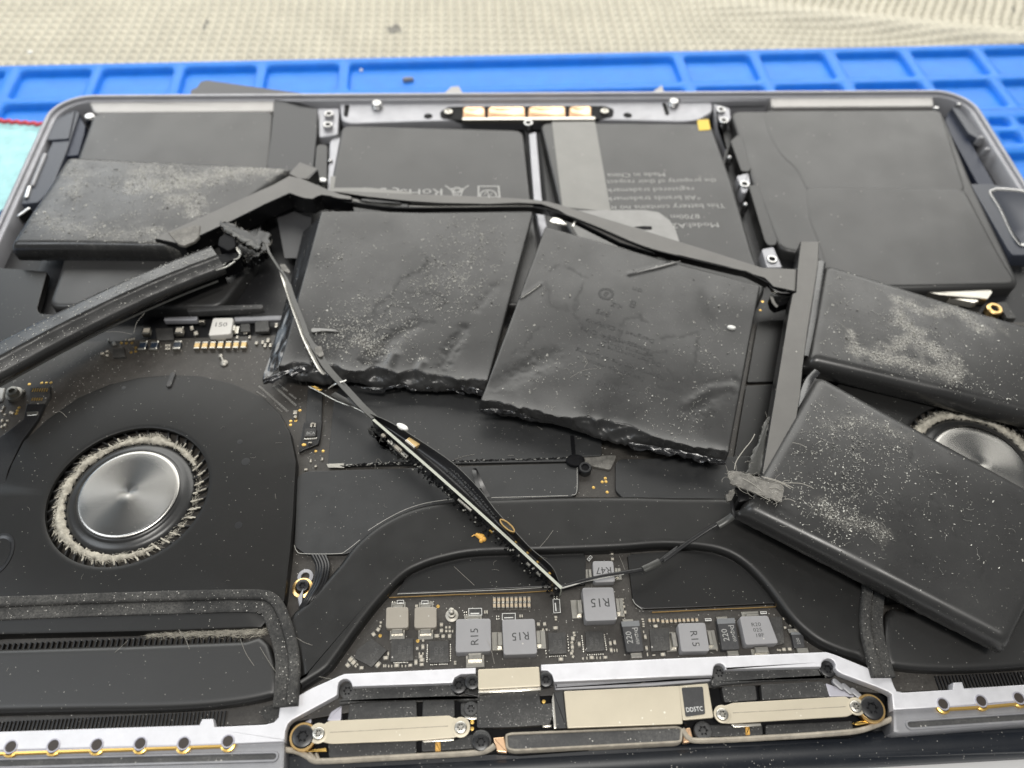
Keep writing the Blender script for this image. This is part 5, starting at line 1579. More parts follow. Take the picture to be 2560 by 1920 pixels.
def flakes(ob, data, clusters, n, name='dust', size=(.035, .105), extra=120, chalk=2600):
    """tiny clear and chalky flakes lying on the film, gathered in clusters of (u,v,ru,rv,weight)"""
    _, base, vs, U, Vv, res = data
    NT = len(U) * len(Vv)
    picks = [i for i in range(NT) if res[i] > .12]
    nres = int(min(chalk, len(picks) * .55)) if picks else 0
    W = len(U)
    m = MB()
    tot = sum(c[4] for c in clusters)
    import bisect
    cnt = 0
    while cnt < n + extra + nres:
        if cnt < nres:
            i = random.choice(picks)
            if random.random() > res[i] * (.45 + noise.noise((vs[i][0] * 1.1, vs[i][1] * 1.1, 4))): cnt += .02; continue
            u, v = U[i % len(U)] + random.uniform(-.01, .01), Vv[i // len(U)] + random.uniform(-.01, .01)
        elif cnt < n + nres:
            q = random.random() * tot
            for c in clusters:
                q -= c[4]
                if q <= 0: break
            u, v = random.gauss(c[0], c[2]), random.gauss(c[1], c[3])
            cl = noise.noise((u * 22, v * 22, c[0] * 7))
            if random.random() > .45 + 1.1 * cl: continue
        else:
            u, v = random.random(), random.random()
        cnt += 1
        if not (.03 < u < .97 and .03 < v < .97): continue
        i = min(W - 1, bisect.bisect(U, u)); j = min(len(Vv) - 1, bisect.bisect(Vv, v))
        x, y, z = vs[j * W + i]
        x += random.uniform(-.3, .3); y += random.uniform(-.3, .3)
        s = random.uniform(*size) * (1.8 if random.random() < .05 else 1)
        an = random.uniform(0, pi * 2)
        el = random.uniform(.6, 2.6)
        tx, ty = cos(an) * s * el, sin(an) * s * el
        nx_, ny_ = -sin(an) * s, cos(an) * s
        t1, t2 = random.uniform(-.5, .5) * s, random.uniform(-.9, .9) * s
        z += .05 + abs(t1) + abs(t2)
        k = random.uniform(.3, 1)
        m.add([(x - tx - nx_ * k, y - ty - ny_ * k, z - t1 - t2), (x + tx - nx_, y + ty - ny_, z + t1 - t2), (x + tx * k + nx_, y + ty * k + ny_, z + t1 + t2), (x - tx + nx_ * k, y - ty + ny_ * k, z - t1 + t2)], [(0, 1, 2, 3)])
        if random.random() < .12:      # a short fibre
            l = random.uniform(.6, 1.8); d = random.uniform(0, 2 * pi); c2 = random.uniform(-.8, .8)
            pts = [(x, y, z)]
            for t in range(3):
                d += c2; pts.append((pts[-1][0] + l / 3 * cos(d), pts[-1][1] + l / 3 * sin(d), z + random.uniform(0, .2)))
            m.tube(pts, .02, 3)
    return m.build(name, 'speck', ob, kind='stuff', angle=180)


def P3(tag, pts, z):
    return [at(tag, x, y, z) for x, y in pts]


# -- cell with chalky glue marks, lying on the new battery
zA = 8.0
cA = [at3('c1', 430, 1000, zA), at3('c1', 1905, 1075, zA + .6), at3('c1', 1195, 1590, zA), at3('c1', 55, 1578, zA)]
d = cell('battery_cell', cA, 5.4, r=1.9, nu=120, nv=80, bulge=.5, rough=.06, seed=1,
         residue=((P3('c1', [(880, 1110), (1100, 1110), (1150, 1140)], zA), 4.0, .55), (P3('c1', [(880, 1200), (1140, 1200), (1330, 1150), (1560, 1105), (1750, 1105)], zA), 4.2, 1.0), (P3('c1', [(1110, 1300), (1230, 1290), (1260, 1380)], zA), 3.6, .8),
                  (P3('c1', [(400, 1060), (520, 1130), (480, 1230)], zA), 4.5, .45), (P3('c1', [(230, 1380), (420, 1470), (620, 1500), (1000, 1510)], zA), 4.0, .4), (P3('c1', [(970, 1500), (1150, 1560)], zA), 2.5, 1.0)),
         label='flat cell with chalky glue marks')
cellA = d[0]
flakes(cellA, d, [(.25, .2, .1, .12, 1), (.5, .3, .15, .12, 2), (.7, .15, .15, .08, 1.5), (.3, .75, .2, .15, 1.5), (.6, .5, .1, .2, 1)], 1300, chalk=4200)

# -- two middle cells with a torn, crumpled near edge
zC, zC2 = 8.2, 6.6


def crumple(seed, a0, amp, drop):
    fold = lambda x: 1 - 3.2 * abs(x)

    def fn(q, u, v):
        if v < .72: return q
        n1 = fold(noise.noise((q.x * .11, seed, 0.3))); n2 = fold(noise.noise((q.x * .30, seed, 2.3)))
        lip = a0 + .020 * n1 + .010 * n2
        z0 = 0.0
        k = max(0.0, (v - .80) / .2)
        wv = amp * k * k * (n1 * .55 + .5 * noise.noise((q.x * .07, seed, 5)))
        q.z += wv
        if v < lip:
            q.z += .45 * math.exp(-(lip - v) / .018) * (.6 + .6 * n2)
        else:
            t = min(1.0, (v - lip) / (1.0 - lip))
            f1 = fold(noise.noise((q.x * .22 + t * .5, seed + 3, t * 1.1))); f2 = fold(noise.noise((q.x * .6 - t, seed + 6, t * 1.6)))
            q.z += .45 * (.6 + .6 * n2) * (1 - t) - drop * t ** .75 + .42 * (f1 * .75 + f2 * .4) * sin(pi * min(1, t * 1.05)) ** .5
            q.y += .5 * t * n1 + .2 * f2 * t
        return q
    return fn


cC = [at3('F', 693, 456, zC), at3('F', 1152, 458, zC), at3('F', 1050, 838, zC2), at3('F', 600, 800, zC2)]
foldsC = [(P3('c5', [(640, 860), (700, 720), (790, 580)], 7), 1.5, .26), (P3('c5', [(100, 880), (200, 770), (330, 640), (480, 560)], 7), 1.9, .2), (P3('c5', [(880, 440), (1000, 300)], 7.5), 1.2, .12)]
lineC = [(P3('d2', [(1280, 930), (1250, 1030), (960, 1160), (900, 1300), (780, 1400), (700, 1430), (680, 1540), (570, 1570), (480, 1650)], 7.5), .32, .015), (P3('d2', [(830, 1480), (880, 1430), (1080, 1460), (1160, 1540), (1240, 1610), (1360, 1610)], 7.5), .35, .02),
         (P3('d2', [(1000, 1300), (1380, 1300), (1480, 1370), (1400, 1440)], 7.5), .4, .01)]
dC = cell('battery_cell', cC, 3.2, r=.55, nu=190, nv=150, bulge=.35, rough=.10, seed=4, creases=foldsC + lineC,
          ridges=[(P3('c5', [(300, 830), (350, 740)], 7), 1.3, .4), (P3('c5', [(500, 840), (530, 790)], 7), 1.0, .5)],
          stain_crease=[(l[0], .45, .8) for l in lineC] + [(P3('c5', [(30, 540), (110, 560), (240, 480)], 7.5), 1.6, .5), (P3('c5', [(400, 400), (600, 330)], 7.5), 3, .25), (P3('c4', [(2000, 120), (2120, 200)], 7.5), 4, .25)],
          residue=[(P3('c5', [(130, 640), (200, 700), (260, 690)], 7.3), 2.4, .30)],
          taper=True, edge_fn=crumple(11, .958, 1.0, 2.3), label='middle cell with a crumpled torn edge, nearer the uncovered fan')
cellC = dC[0]
flakes(cellC, dC, [(.72, .28, .11, .16, 3.0), (.68, .5, .10, .1, 2.2), (.42, .78, .12, .08, 2.6), (.25, .78, .09, .07, 1.4), (.12, .32, .07, .1, .8), (.35, .6, .12, .06, .7)], 2400, extra=120)
zD, zD2 = 9.0, 7.2
cD = [at3('F', 1178, 488, zC + .6), at3('F', 1643, 618, zD), at3('F', 1573, 990, zD2), at3('F', 1035, 872, zD2)]
irr = [P3('c5', [(1570, 290), (1520, 390), (1505, 480), (1560, 560), (1600, 620), (1700, 640), (1780, 660), (1800, 590)], 8.2), P3('c5', [(1810, 560), (1830, 520), (1930, 500), (1970, 545)], 8.2), P3('c5', [(1330, 280), (1350, 400), (1400, 450), (1470, 460), (1440, 420)], 8.2),
       P3('c5', [(1950, 750), (2020, 740), (2110, 720)], 8.2), P3('c5', [(1960, 760), (2010, 850), (2060, 940), (2150, 970)], 8.2), P3('c5', [(2110, 830), (2150, 900), (2200, 910)], 8.2), P3('c5', [(2060, 640), (2150, 620), (2212, 625)], 8.2), P3('c5', [(1300, 560), (1240, 580), (1190, 680), (1130, 700), (1110, 730)], 8.2),
       P3('c5', [(1450, 170), (1530, 220), (1580, 250)], 8.4), P3('c5', [(1350, 200), (1410, 160)], 8.4), P3('c6', [(120, 620), (100, 740), (80, 870)], 8.2), P3('c6', [(20, 900), (30, 950)], 8.2), P3('c6', [(0, 620), (110, 600)], 8.2)]
dD = cell('battery_cell', cD, 3.2, r=.55, nu=190, nv=160, bulge=.35, rough=.12, seed=8,
          creases=[(l, .30, .012) for l in irr] + [(P3('c5', [(960, 940), (1150, 850), (1350, 760)], 7.5), 2.6, .22), (P3('c6', [(100, 1080), (250, 960), (350, 930)], 7.8), 2.2, .18)],
          ridges=[(P3('d8', [(1030, 1350), (1300, 1285), (1590, 1210)], 9), .5, .35), (P3('c6', [(50, 1050), (200, 960), (330, 940)], 8), 1.3, .25), (P3('c5', [(1160, 370), (1290, 285)], 8.2), .4, .2)],
          stain_crease=[(l, .40, .75) for l in irr] + [(P3('c5', [(1330, 300), (1345, 400), (1440, 440)], 8.2), 1.5, .4), (P3('c6', [(130, 350), (150, 450), (200, 500)], 8.4), 1.9, .55), (P3('c6', [(170, 400), (190, 520)], 8.4), 1.3, .5)],
          taper=True, edge_fn=crumple(23, .966, .8, 2.3), label='middle cell with dried stains and faint print, farther from the uncovered fan')
cellD = dD[0]
flakes(cellD, dD, [(.5, .5, .3, .3, 1.0), (.25, .75, .14, .1, 1.0), (.85, .45, .06, .15, .8), (.75, .85, .1, .06, .7), (.88, .12, .07, .07, .6), (.08, .25, .05, .1, .5)], 520, extra=110)
# faint print on it
def top_z(data, x, y):
    vs = data[2]; n = len(data[3]) * len(data[4])
    return min(vs[:n:3], key=lambda p: (p[0] - x) ** 2 + (p[1] - y) ** 2)[2]


m = MB()
angD = atan2(cD[1][1] - cD[0][1], cD[1][0] - cD[0][0]) + pi


from mathutils.kdtree import KDTree
nD = len(dD[3]) * len(dD[4])
kdD = KDTree(nD)
for i_, p_ in enumerate(dD[2][:nD]): kdD.insert((p_[0], p_[1], 0), i_)
kdD.balance()
for s, x, y, sz in (('on', 1910, 320, 1.7), ('8', 1885, 410, 2.4), ('K:Z', 1780, 420, 1.3), ('BP5', 1690, 465, 1.5), ('Designed in California', 1800, 580, 1.25), ('Assembled in China', 1740, 625, 1.25), ('Battery recycle', 1840, 665, 1.25), ('Contains lithium', 1850, 700, 1.25), ('Do not puncture or', 1860, 735, 1.25), ('Potential for fire or burning', 1800, 790, 1.25), ('See service manual', 1760, 830, 1.25), ('WARNING', 1780, 955, 1.3)):
    c = at('c5', x, y, 8.4)
    zt = top_z(dD, *c)
    m.text(s, at('c5', x, y, zt), sz, angD - .02, zt + .06, 0, 1.1)
c = at('c5', 1712, 345, 8.6); zt = top_z(dD, *c) + .06
c = at('c5', 1712, 345, zt)
m.frame(circle(c, 2.05, 24), circle(c, 1.35, 24), zt, zt + .01)
m.text('B', c, 1.6, angD - .3, zt + .01, 0)
m.v = [(x, y, max(q[0][2] for q in [(dD[2][i_],) for _, i_, _ in kdD.find_n((x, y, 0), 3)]) + .05) for x, y, z in m.v]
m.build('faint_print', 'ink_black', cellD)
# crumpled foil flaps along the torn edges
def flap(par, pts, drop, seed, width, label=None, n=46, mats='cell_foil', name='torn_flap'):
    path = crom(pts, max(2, n // (len(pts) - 1)))
    L9 = sum(dist(path[i], path[i + 1]) for i in range(len(path) - 1))
    m = MB(); vs, fs = [], []
    K = 8
    for i, p in enumerate(path):
        t = i / (len(path) - 1)
        env = min(1, t * 6, (1 - t) * 6) * .5 + .5
        for k in range(K + 1):
            s = k / K
            ww = width * env * (.75 + .5 * noise.noise((t * 9, seed, 1)))
            x = p[0] + .8 * s * noise.noise((t * 13, s * 2, seed)); y = p[1] - ww * s * (.75 + .5 * noise.noise((t * 11, s * 2, seed + 4)))
            z = p[2] - drop * s * s + .9 * (.5 - abs(noise.noise((t * L9 * .25, s * 1.2, seed + 8))) * 2) * (.25 + s) + .4 * (.5 - abs(noise.noise((t * L9 * .7 + s, s * 2, seed + 2))) * 2) * s
            vs.append((x, y, z))
    for i in range(len(path) - 1):
        for k in range(K):
            a = i * (K + 1) + k
            fs.append((a, a + K + 1, a + K + 2, a + 1))
    m.add(vs, fs)
    return m.build(name, mats, par, angle=60, label=label)


flap(cellC, [at3('c4', 1690, 900, 5.4), at3('c4', 1850, 830, 5.9), at3('c4', 2020, 800, 6.2), at3('c4', 2120, 840, 6.0)], 1.2, 2.0, 2.6)
# loose film lips below the torn edges
flap(cellC, [at3('c5', 90, 935, 4.6), at3('c5', 260, 950, 4.4), at3('c5', 400, 925, 4.7), at3('c5', 520, 935, 4.5), at3('c5', 640, 930, 4.6), at3('c5', 800, 985, 4.4)], .5, 5.0, 1.3, n=80)
flap(cellC, [at3('c5', 770, 930, 5.6), at3('c5', 850, 945, 5.4), at3('c5', 930, 975, 5.2)], 1.2, 9.0, 1.8, n=40)
flap(cellD, [at3('c5', 885, 1090, 6.2), at3('c5', 1020, 1085, 6.3), at3('c5', 1160, 1110, 6.0), at3('c5', 1290, 1150, 5.6)], .6, 17.0, 1.5, n=60)
flap(cellD, [at3('c6', -330, 1300, 5.8), at3('c6', -120, 1335, 5.7), at3('c6', 60, 1365, 5.8), at3('c6', 180, 1395, 5.8), at3('c6', 290, 1420, 5.8)], .9, 13.0, 2.0, n=70)
# side film of the first middle cell: a dark crumpled gusset towards the fan
m = MB(); vs, fs = [], []
AA = [at3('F', 690, 470, 7.2), at3('F', 655, 620, 6.6), at3('F', 620, 740, 6.2), at3('F', 600, 800, 5.9)]
BB = [at3('F', 655, 500, 3.6), at3('F', 620, 640, 3.6), at3('F', 590, 745, 4.2), at3('F', 566, 822, 4.6)]
a_, b_ = crom(AA, 14), crom(BB, 14)
K = 12
for i in range(len(a_)):
    for k in range(K + 1):
        s = k / K; t = i / (len(a_) - 1)
        p = Vector(a_[i]).lerp(Vector(b_[i]), s)
        p.z += .9 * (t ** 2) * noise.noise((t * 6, s * 3, 2)) + .5 * t * noise.noise((t * 14, s * 6, 7)); p.y += .8 * t * t * noise.noise((s * 5, 3, t * 2))
        vs.append(tuple(p))
for i in range(len(a_) - 1):
    for k in range(K):
        q = i * (K + 1) + k
        fs.append((q, q + 1, q + K + 2, q + K + 1))
m.add(vs, fs); m.build('side_gusset', 'cell_foil', cellC, angle=80)
# silver scuff where the film is creased
m = MB()
m.prism(crom(T(7.6, 'd3', [(610, 190), (640, 178), (760, 182), (850, 190), (920, 215), (850, 212), (740, 208), (628, 222)]), 3, True), 7.35, 7.62, bev=.08)
m.build('scuff', 'tape_clear', cellC)
m = MB(); m.tube(crom([at3('c5', 1165, 372, 8.45), at3('c5', 1230, 330, 8.6), at3('c5', 1292, 284, 8.65)], 4), [.03] + [.09] * 7 + [.03], 5); m.build('scuff', 'speck', cellD)
m = MB(); m.tube(crom([at3('d8', 1030, 1352, 9.1), at3('d8', 1300, 1285, 9.3), at3('d8', 1600, 1205, 9.2)], 6), [.05] + [.14] * 5 + [.28] * 5 + [.12] * 2, 5, flat=.5); m.build('scuff', 'tape_clear', cellD)

# -- two cells on the other side
zE = 8.6
cE = [at3('c6', 935, 135, zE), at3('c6', 2700, 690, zE + .8), at3('c6', 2640, 1215, zE), at3('c6', 815, 775, zE)]
rE = 2.4
dE = cell('battery_cell', cE, 5.2, r=rE, nu=120, nv=80, bulge=.5, rough=.05, seed=15,
          residue=[(P3('c6', [(1400, 400), (1420, 520), (1500, 600), (1420, 680), (1250, 745), (1120, 690)], 8.8), 2.6, .9), (P3('c6', [(1250, 745), (1450, 790), (1750, 880)], 8.6), 2.6, .9), (P3('c6', [(1500, 600), (1560, 690), (1700, 760), (1760, 840)], 8.8), 3.4, .95),
                   (P3('c6', [(1400, 400), (1600, 470), (1750, 440), (1850, 510), (1940, 580)], 8.9), 2.4, .75), (P3('c6', [(1095, 590), (1130, 680), (1200, 740)], 8.7), 1.2, 1.0), (P3('c6', [(1980, 480), (2100, 620)], 8.9), 1.2, .3)],
          label='far cell of the pair across the strap, with a chalky arrow shaped mark')
cellE = dE[0]
flakes(cellE, dE, [(.35, .55, .14, .2, 1.5), (.6, .85, .25, .06, 1.2), (.05, .5, .05, .3, .7), (.75, .6, .2, .2, .6)], 800, chalk=5200)
zG = 10.8
cG = [at3('c6', 890, 848, zG - .6), at3('F', 2330, 1110, zG + .4), at3('F', 2185, 1395, zG), at3('F', 1600, 1098, zG)]
linesG = [P3('c9', [(1610, 0), (1720, 130), (1780, 260), (1900, 320), (1940, 400), (1930, 520)], zG), P3('c9', [(1370, 0), (1450, 130), (1480, 290), (1530, 360)], zG), P3('c9', [(1530, 400), (1600, 440), (1610, 490)], zG), P3('c9', [(700, 70), (770, 130), (840, 165)], zG), P3('c6', [(1500, 1300), (1470, 1420), (1560, 1530)], zG), P3('c6', [(1000, 1180), (1010, 1300), (960, 1420)], zG)]
dG = cell('battery_cell', cG, 5.0, r=2.4, nu=130, nv=90, bulge=.7, rough=.09, seed=21, creases=[(l, .22, .06) for l in linesG],
          stain_crease=[(l, .22, .5) for l in linesG] + [(P3('c6', [(1100, 1450), (1300, 1560)], zG), 2.5, .25)],  # shade of the hairline creases painted in through this mask
          residue=[(P3('c9', [(960, 80), (1080, 150), (1220, 190), (1330, 230)], zG), 2.6, .34), (P3('c6', [(950, 1200), (1150, 1160), (1450, 1260)], zG), 2.6, .22)],
          label='near cell of the pair across the strap, with hairline creases')
cellG = dG[0]
flakes(cellG, dG, [(.2, .35, .12, .15, 2.5), (.3, .75, .08, .12, 2.5), (.15, .7, .1, .12, 1), (.5, .4, .2, .2, .8), (.35, .25, .15, .1, 1)], 1500, extra=150)

# -- cell standing on its edge, running out of view over the fan
pth = [at3('c4', -260, 895, 13.5), at3('c4', 0, 755, 13.2), at3('c4', 400, 545, 12.4), at3('c4', 800, 350, 11.6), at3('c4', 1150, 200, 11.0), at3('c4', 1400, 105, 10.6)]
m = MB()
prof = [(-4.6, -8.5), (-5.4, -6.5), (-5.2, -1.2), (-4.7, -.3), (-3.8, 0.0), (-.9, 0.05), (-.3, .15), (0.05, .55), (.35, .15), (.9, -.15), (3.1, -.7), (3.8, -1.5), (3.9, -2.8), (1.2, -5.8), (-.8, -8.2)]
pp = crom(pth, 10)
rings = []
for i, p in enumerate(pp):
    a, b = Vector(pp[max(0, i - 1)]), Vector(pp[min(len(pp) - 1, i + 1)])
    d = (b - a); d.z = 0; d.normalize()
    s = Vector((d.y, -d.x, 0))       # towards the camera side
    rings.append([tuple(Vector(p) + s * (u + .12 * noise.noise((i * .5, u, 1))) + Vector((0, 0, w_ + .1 * noise.noise((i * .6, u * .7, 4))))) for u, w_ in prof])
m.rings(rings, 0, cap0=True)
stand = m.build('battery_cell', 'cell_old', pack, angle=50, label='cell standing on its narrow edge')
m = MB()
for k in range(700):
    i = random.randrange(len(pp) - 1); t = random.random()
    p = Vector(pp[i]).lerp(Vector(pp[i + 1]), t)
    a, b = Vector(pp[i]), Vector(pp[i + 1]); d = (b - a).normalized(); s = Vector((d.y, -d.x, 0))
    q = p + s * random.uniform(-4.6, 3.4) + Vector((0, 0, random.uniform(.05, .25)))
    if (q - p).dot(s) > .8: q.z -= .5
    r_ = random.uniform(.03, .11) ; an = random.uniform(0, 6.28); l = r_ * random.uniform(1, 3)
    m.add([(q.x - l * cos(an), q.y - l * sin(an), q.z), (q.x + r_ * sin(an), q.y - r_ * cos(an), q.z + .04), (q.x + l * cos(an), q.y + l * sin(an), q.z + .03), (q.x - r_ * sin(an), q.y + r_ * cos(an), q.z + .1)], [(0, 1, 2, 3)])
m.build('dust', 'speck', stand, kind='stuff', angle=180)
m = MB(); m.tube(crom([(p[0] + .0, p[1] - 5.3 + .0, p[2] - 3.6) for p in pp[8:]], 1), .28, 5); m.build('seam', 'flex_grey', stand)

# -- plastic strap that joined the cells
def strap(poly, z, h, label=None, zfun=None):
    m = MB(); p = ccw(poly)
    zz = (lambda q: zfun(q)) if zfun else (lambda q: z)
    R = [[(x, y, zz((x, y)) - h) for x, y in p], [(x, y, zz((x, y)) - .25) for x, y in p], [(x, y, zz((x, y))) for x, y in inset(p, .18)]]
    m.rings(R, 0, cap0=True, capmi=1)  # one plastic: light painted on the top, shade on the sides
    return m.build('strap', ['strap_side', 'strap_face'], pack, label=label, angle=30)


zS = 9.4
s1 = T(zS, 'd1', [(-60, 870), (60, 800), (400, 655), (800, 470), (1250, 270), (1430, 172), (1560, 200), (1740, 272), (1880, 330), (1990, 372), (2120, 400)], 'd1', [(2120, 440), (1960, 425), (1880, 400), (1790, 388), (1735, 405), (1690, 432), (1600, 425), (1520, 400), (1432, 368), (1180, 480), (820, 660), (440, 838), (270, 940)])
strap(s1, zS, 5.2)
m = MB(); m.prism(T(zS - .6, 'd1', [(1425, 150), (1545, 22), (1740, 92), (1620, 205), (1540, 205)]), zS - 4.2, zS - .6, bev=.2); m.build('strap_tab', ['strap_face'], pack)
m = MB(); m.prism(T(zS - .65, 'd1', [(1625, 200), (1740, 95), (1745, 105), (1640, 215)]), zS - 5, zS - .65, bev=0); m.build('strap_tab', ['strap_side'], pack)
# frayed sleeve round the strap end
m = MB(); m.prism(T(zS + .3, 'd1', [(90, 800), (380, 720), (445, 725), (430, 845), (380, 900), (270, 945), (200, 930)]), zS - .5, zS + .3, bev=.15); m.build('torn_sleeve', 'torn_tape', pack)
zc_ = 9.0
ribb_u = T(9.0, 'd2', [(190, 165), (450, 165), (1000, 190), (1600, 212), (2212, 240)], 'c2', [(1250, 1282), (1330, 1292), (1420, 1315), (1700, 1408)], 'd8', [(480, 650), (1060, 822), (1580, 985), (1880, 1078)], 'c6', [(530, 176), (760, 186)])
ribb_l = T(9.0, 'c6', [(742, 332), (600, 300), (545, 245), (300, 172), (0, 100)], 'c2', [(2000, 1622), (1800, 1560), (1500, 1410), (1400, 1350), (1290, 1312), (1150, 1305)], 'd2', [(1960, 312), (1400, 300), (1080, 280), (620, 232)])
strap(ribb_u + ribb_l, 9.0, 1.6)
zv = 9.8
vstr = T(zv, 'c6', [(775, 8), (895, 8), (890, 150), (860, 350), (820, 600), (790, 830), (775, 1000), (745, 1180), (700, 1290), (650, 1400), (590, 1560), (525, 1500), (560, 1290), (600, 1050), (650, 750), (700, 450), (722, 345), (745, 335), (752, 190), (758, 150)])
strap(vstr, zv, 4.2)
# dark flex cables and tabs running under the strap
def cable(pts, w, t, mats, name='flex_cable', lean=0.0, par=pack, n=6, z=None):
    m = MB(); m.band(crom(pts, n), w, t, 0, lean)
    return m.build(name, mats, par, angle=60)


cable([at3('d1', 1440, 400, 7.0), at3('d1', 1650, 450, 6.8), at3('d1', 1900, 450, 7.0), at3('d2', 300, 290, 7.4), at3('d2', 700, 350, 7.4), at3('d2', 1000, 375, 7.4), at3('d2', 1700, 372, 7.4), at3('c2', 1250, 1345, 7.4), at3('c2', 1350, 1375, 7.6)], 2.6, .35, 'strap_side', lean=1.2)
cable([at3('d2', 1080, 330, 8.1), at3('d2', 1400, 340, 8.1), at3('d2', 1960, 332, 8.1), at3('c2', 1240, 1325, 8.1)], 1.1, .2, 'flex_edge', lean=.6)
cable([at3('d2', 330, 240, 8.3), at3('d2', 500, 280, 8.2), at3('d2', 700, 320, 8.0), at3('d2', 1000, 320, 8.0)], 1.4, .25, 'flex_grey', lean=.3)
cable([at3('c2', 1250, 1350, 7.6), at3('d8', 250, 700, 7.8), at3('d8', 650, 850, 8.4), at3('d8', 1200, 1080, 8.6), at3('d8', 1700, 1210, 8.7), at3('d8', 2212, 1330, 8.6), at3('c6', 430, 225, 8.4), at3('c6', 560, 290, 8.0)], 3.0, .35, 'strap_side', lean=1.25)
cable([at3('c2', 1250, 1340, 8.2), at3('d8', 150, 630, 8.4), at3('d8', 400, 720, 8.6), at3('d8', 700, 870, 8.7), at3('d8', 1000, 975, 8.7)], .5, .2, 'flex_grey', lean=.3)
m = MB(); m.prism(rnd(T(8.2, 'd8', [(150, 760), (190, 720), (260, 730), (350, 800), (300, 800), (180, 780)]), .3), 7.6, 8.2, bev=.1); m.prism(T(8.6, 'd8', [(420, 765), (442, 770), (415, 825), (398, 822)]), 8.2, 8.6, bev=.05); m.build('weld_tab', 'flex_edge', pack)
m = MB(); m.prism(T(8.4, 'd2', [(262, 212), (330, 210), (520, 262), (530, 295), (440, 290), (262, 240)]), 8.0, 8.45, bev=.06); m.build('weld_tab', 'strap_face', pack)
m = MB(); m.prism(T(8.6, 'd2', [(540, 248), (780, 250), (990, 275), (980, 300), (700, 285), (560, 270)]), 8.1, 8.5, bev=.05); m.prism(T(8.2, 'd2', [(990, 300), (1070, 305), (1060, 350), (975, 345)]), 7.4, 8.3, bev=.1); m.build('weld_tab', 'strap_side', pack)
cable([at3('c6', 560, 270, 7.6), at3('c6', 590, 320, 7.2), at3('c6', 640, 345, 7.0), at3('c6', 730, 345, 7.2)], 2.4, .3, 'strap_side', lean=1.1)
m = MB(); q = T(4.0, 'c6', [(580, 355), (735, 350), (720, 400), (620, 430), (590, 400)]); m.prism(rnd(q, .4), 1.5, 4.0, bev=.2); m.build('connector', 'strap_side', pack)
cable([at3('c6', 585, 352, 5.0), at3('c6', 600, 400, 4.4), at3('c6', 625, 430, 4.0)], .8, .2, 'flex_edge')
# edge tape between strap and the two far cells
m = MB(); m.tube(crom([at3('c6', 905, 150, 8.0), at3('c6', 880, 320, 7.6), at3('c6', 850, 520, 7.0), at3('c6', 810, 760, 6.6)], 5), 1.3, 8, flat=.8); m.build('edge_roll', 'cell_foil', pack)
m = MB(); m.tube(crom([at3('c6', 880, 850, 7.6), at3('c6', 820, 920, 7.2), at3('c6', 780, 1030, 7.6), at3('c6', 750, 1160, 7.8)], 5), 1.1, 8, flat=.7); m.build('edge_roll', 'cell_foil', pack)

# -- frayed end where cell and flex meet
rg = random.Random(5)


def frayed(poly, z0, z1, mats, name, fib, label=None, fl=(.8, 3.0), n=60, jag=.35):
    p = ccw(poly)
    q = []
    for i in range(len(p)):
        a, b = p[i], p[(i + 1) % len(p)]
        L_ = dist(a, b); k = max(1, int(L_ / .5))
        for t in range(k):
            q.append((a[0] + (b[0] - a[0]) * t / k + rg.uniform(-jag, jag) * .6, a[1] + (b[1] - a[1]) * t / k + rg.uniform(-jag, jag) * .6))
    m = MB()
    R = [[(x, y, z0) for x, y in q], [(x, y, z1 + rg.uniform(-.15, .1)) for x, y in q], [(x, y, z1 + rg.uniform(-.1, .15)) for x, y in inset(q, .25)]]
    m.rings(R, 0, cap0=True)
    for k in range(n if fib else 0):
        x, y = q[rg.randrange(len(q))]; d = rg.uniform(0, 2 * pi); l = rg.uniform(*fl); c2 = rg.uniform(-.5, .5)
        pts = [(x, y, z1)]
        for t in range(4):
            d += c2; pts.append((pts[-1][0] + l / 4 * cos(d), pts[-1][1] + l / 4 * sin(d), pts[-1][2] + rg.uniform(-.1, .18)))
        m.tube(pts, .03, 3, 1)
    return m.build(name, [mats, 'fibre'], pack, label=label, angle=50)


frayed(T(11.2, 'd1', [(655, 672), (780, 690), (900, 750), (1110, 880), (1095, 980), (960, 940), (840, 850), (700, 770)]), 9.6, 11.0, 'strap_side', 'torn_end', True, 'frayed torn strap end', n=36, fl=(.4, 1.2), jag=.5)
frayed(T(11.4, 'd1', [(700, 735), (840, 790), (1000, 880), (1100, 950), (1085, 985), (930, 905), (800, 830), (705, 775)]), 11.0, 11.3, 'flex_grey', 'torn_end', True, n=22, fl=(.3, 1.0), jag=.6)
m = MB(); m.prism(rnd(T(11.0, 'd1', [(650, 850), (720, 800), (835, 850), (830, 960), (750, 1000), (635, 935)]), .5), 6, 10.8, bev=.3); m.prism(rnd(T(10.0, 'd1', [(565, 1075), (640, 1040), (830, 1010), (880, 1060), (700, 1150), (600, 1130)]), .4), 5, 9.8, bev=.25); m.build('end_block', 'gap_black', pack)
m = MB()
for pts in ([(690, 1170), (780, 1110), (860, 1090), (890, 1030), (850, 960)], [(620, 1220), (740, 1180), (830, 1120)], [(850, 870), (840, 960), (880, 1040)]):
    m.tube(crom([at3('d1', x, y, 9.6) for x, y in pts], 5), .2, 5)
m.build('loose_wire', 'flex_edge', pack)
frayed(T(7.0, 'd1', [(860, 880), (960, 780), (1100, 740), (1200, 800), (1210, 900), (1150, 1000), (1000, 1080), (860, 1060)]), 3.5, 6.6, 'strap_side', 'torn_end', True, n=45, fl=(.4, 1.8), jag=.8)
m = MB()
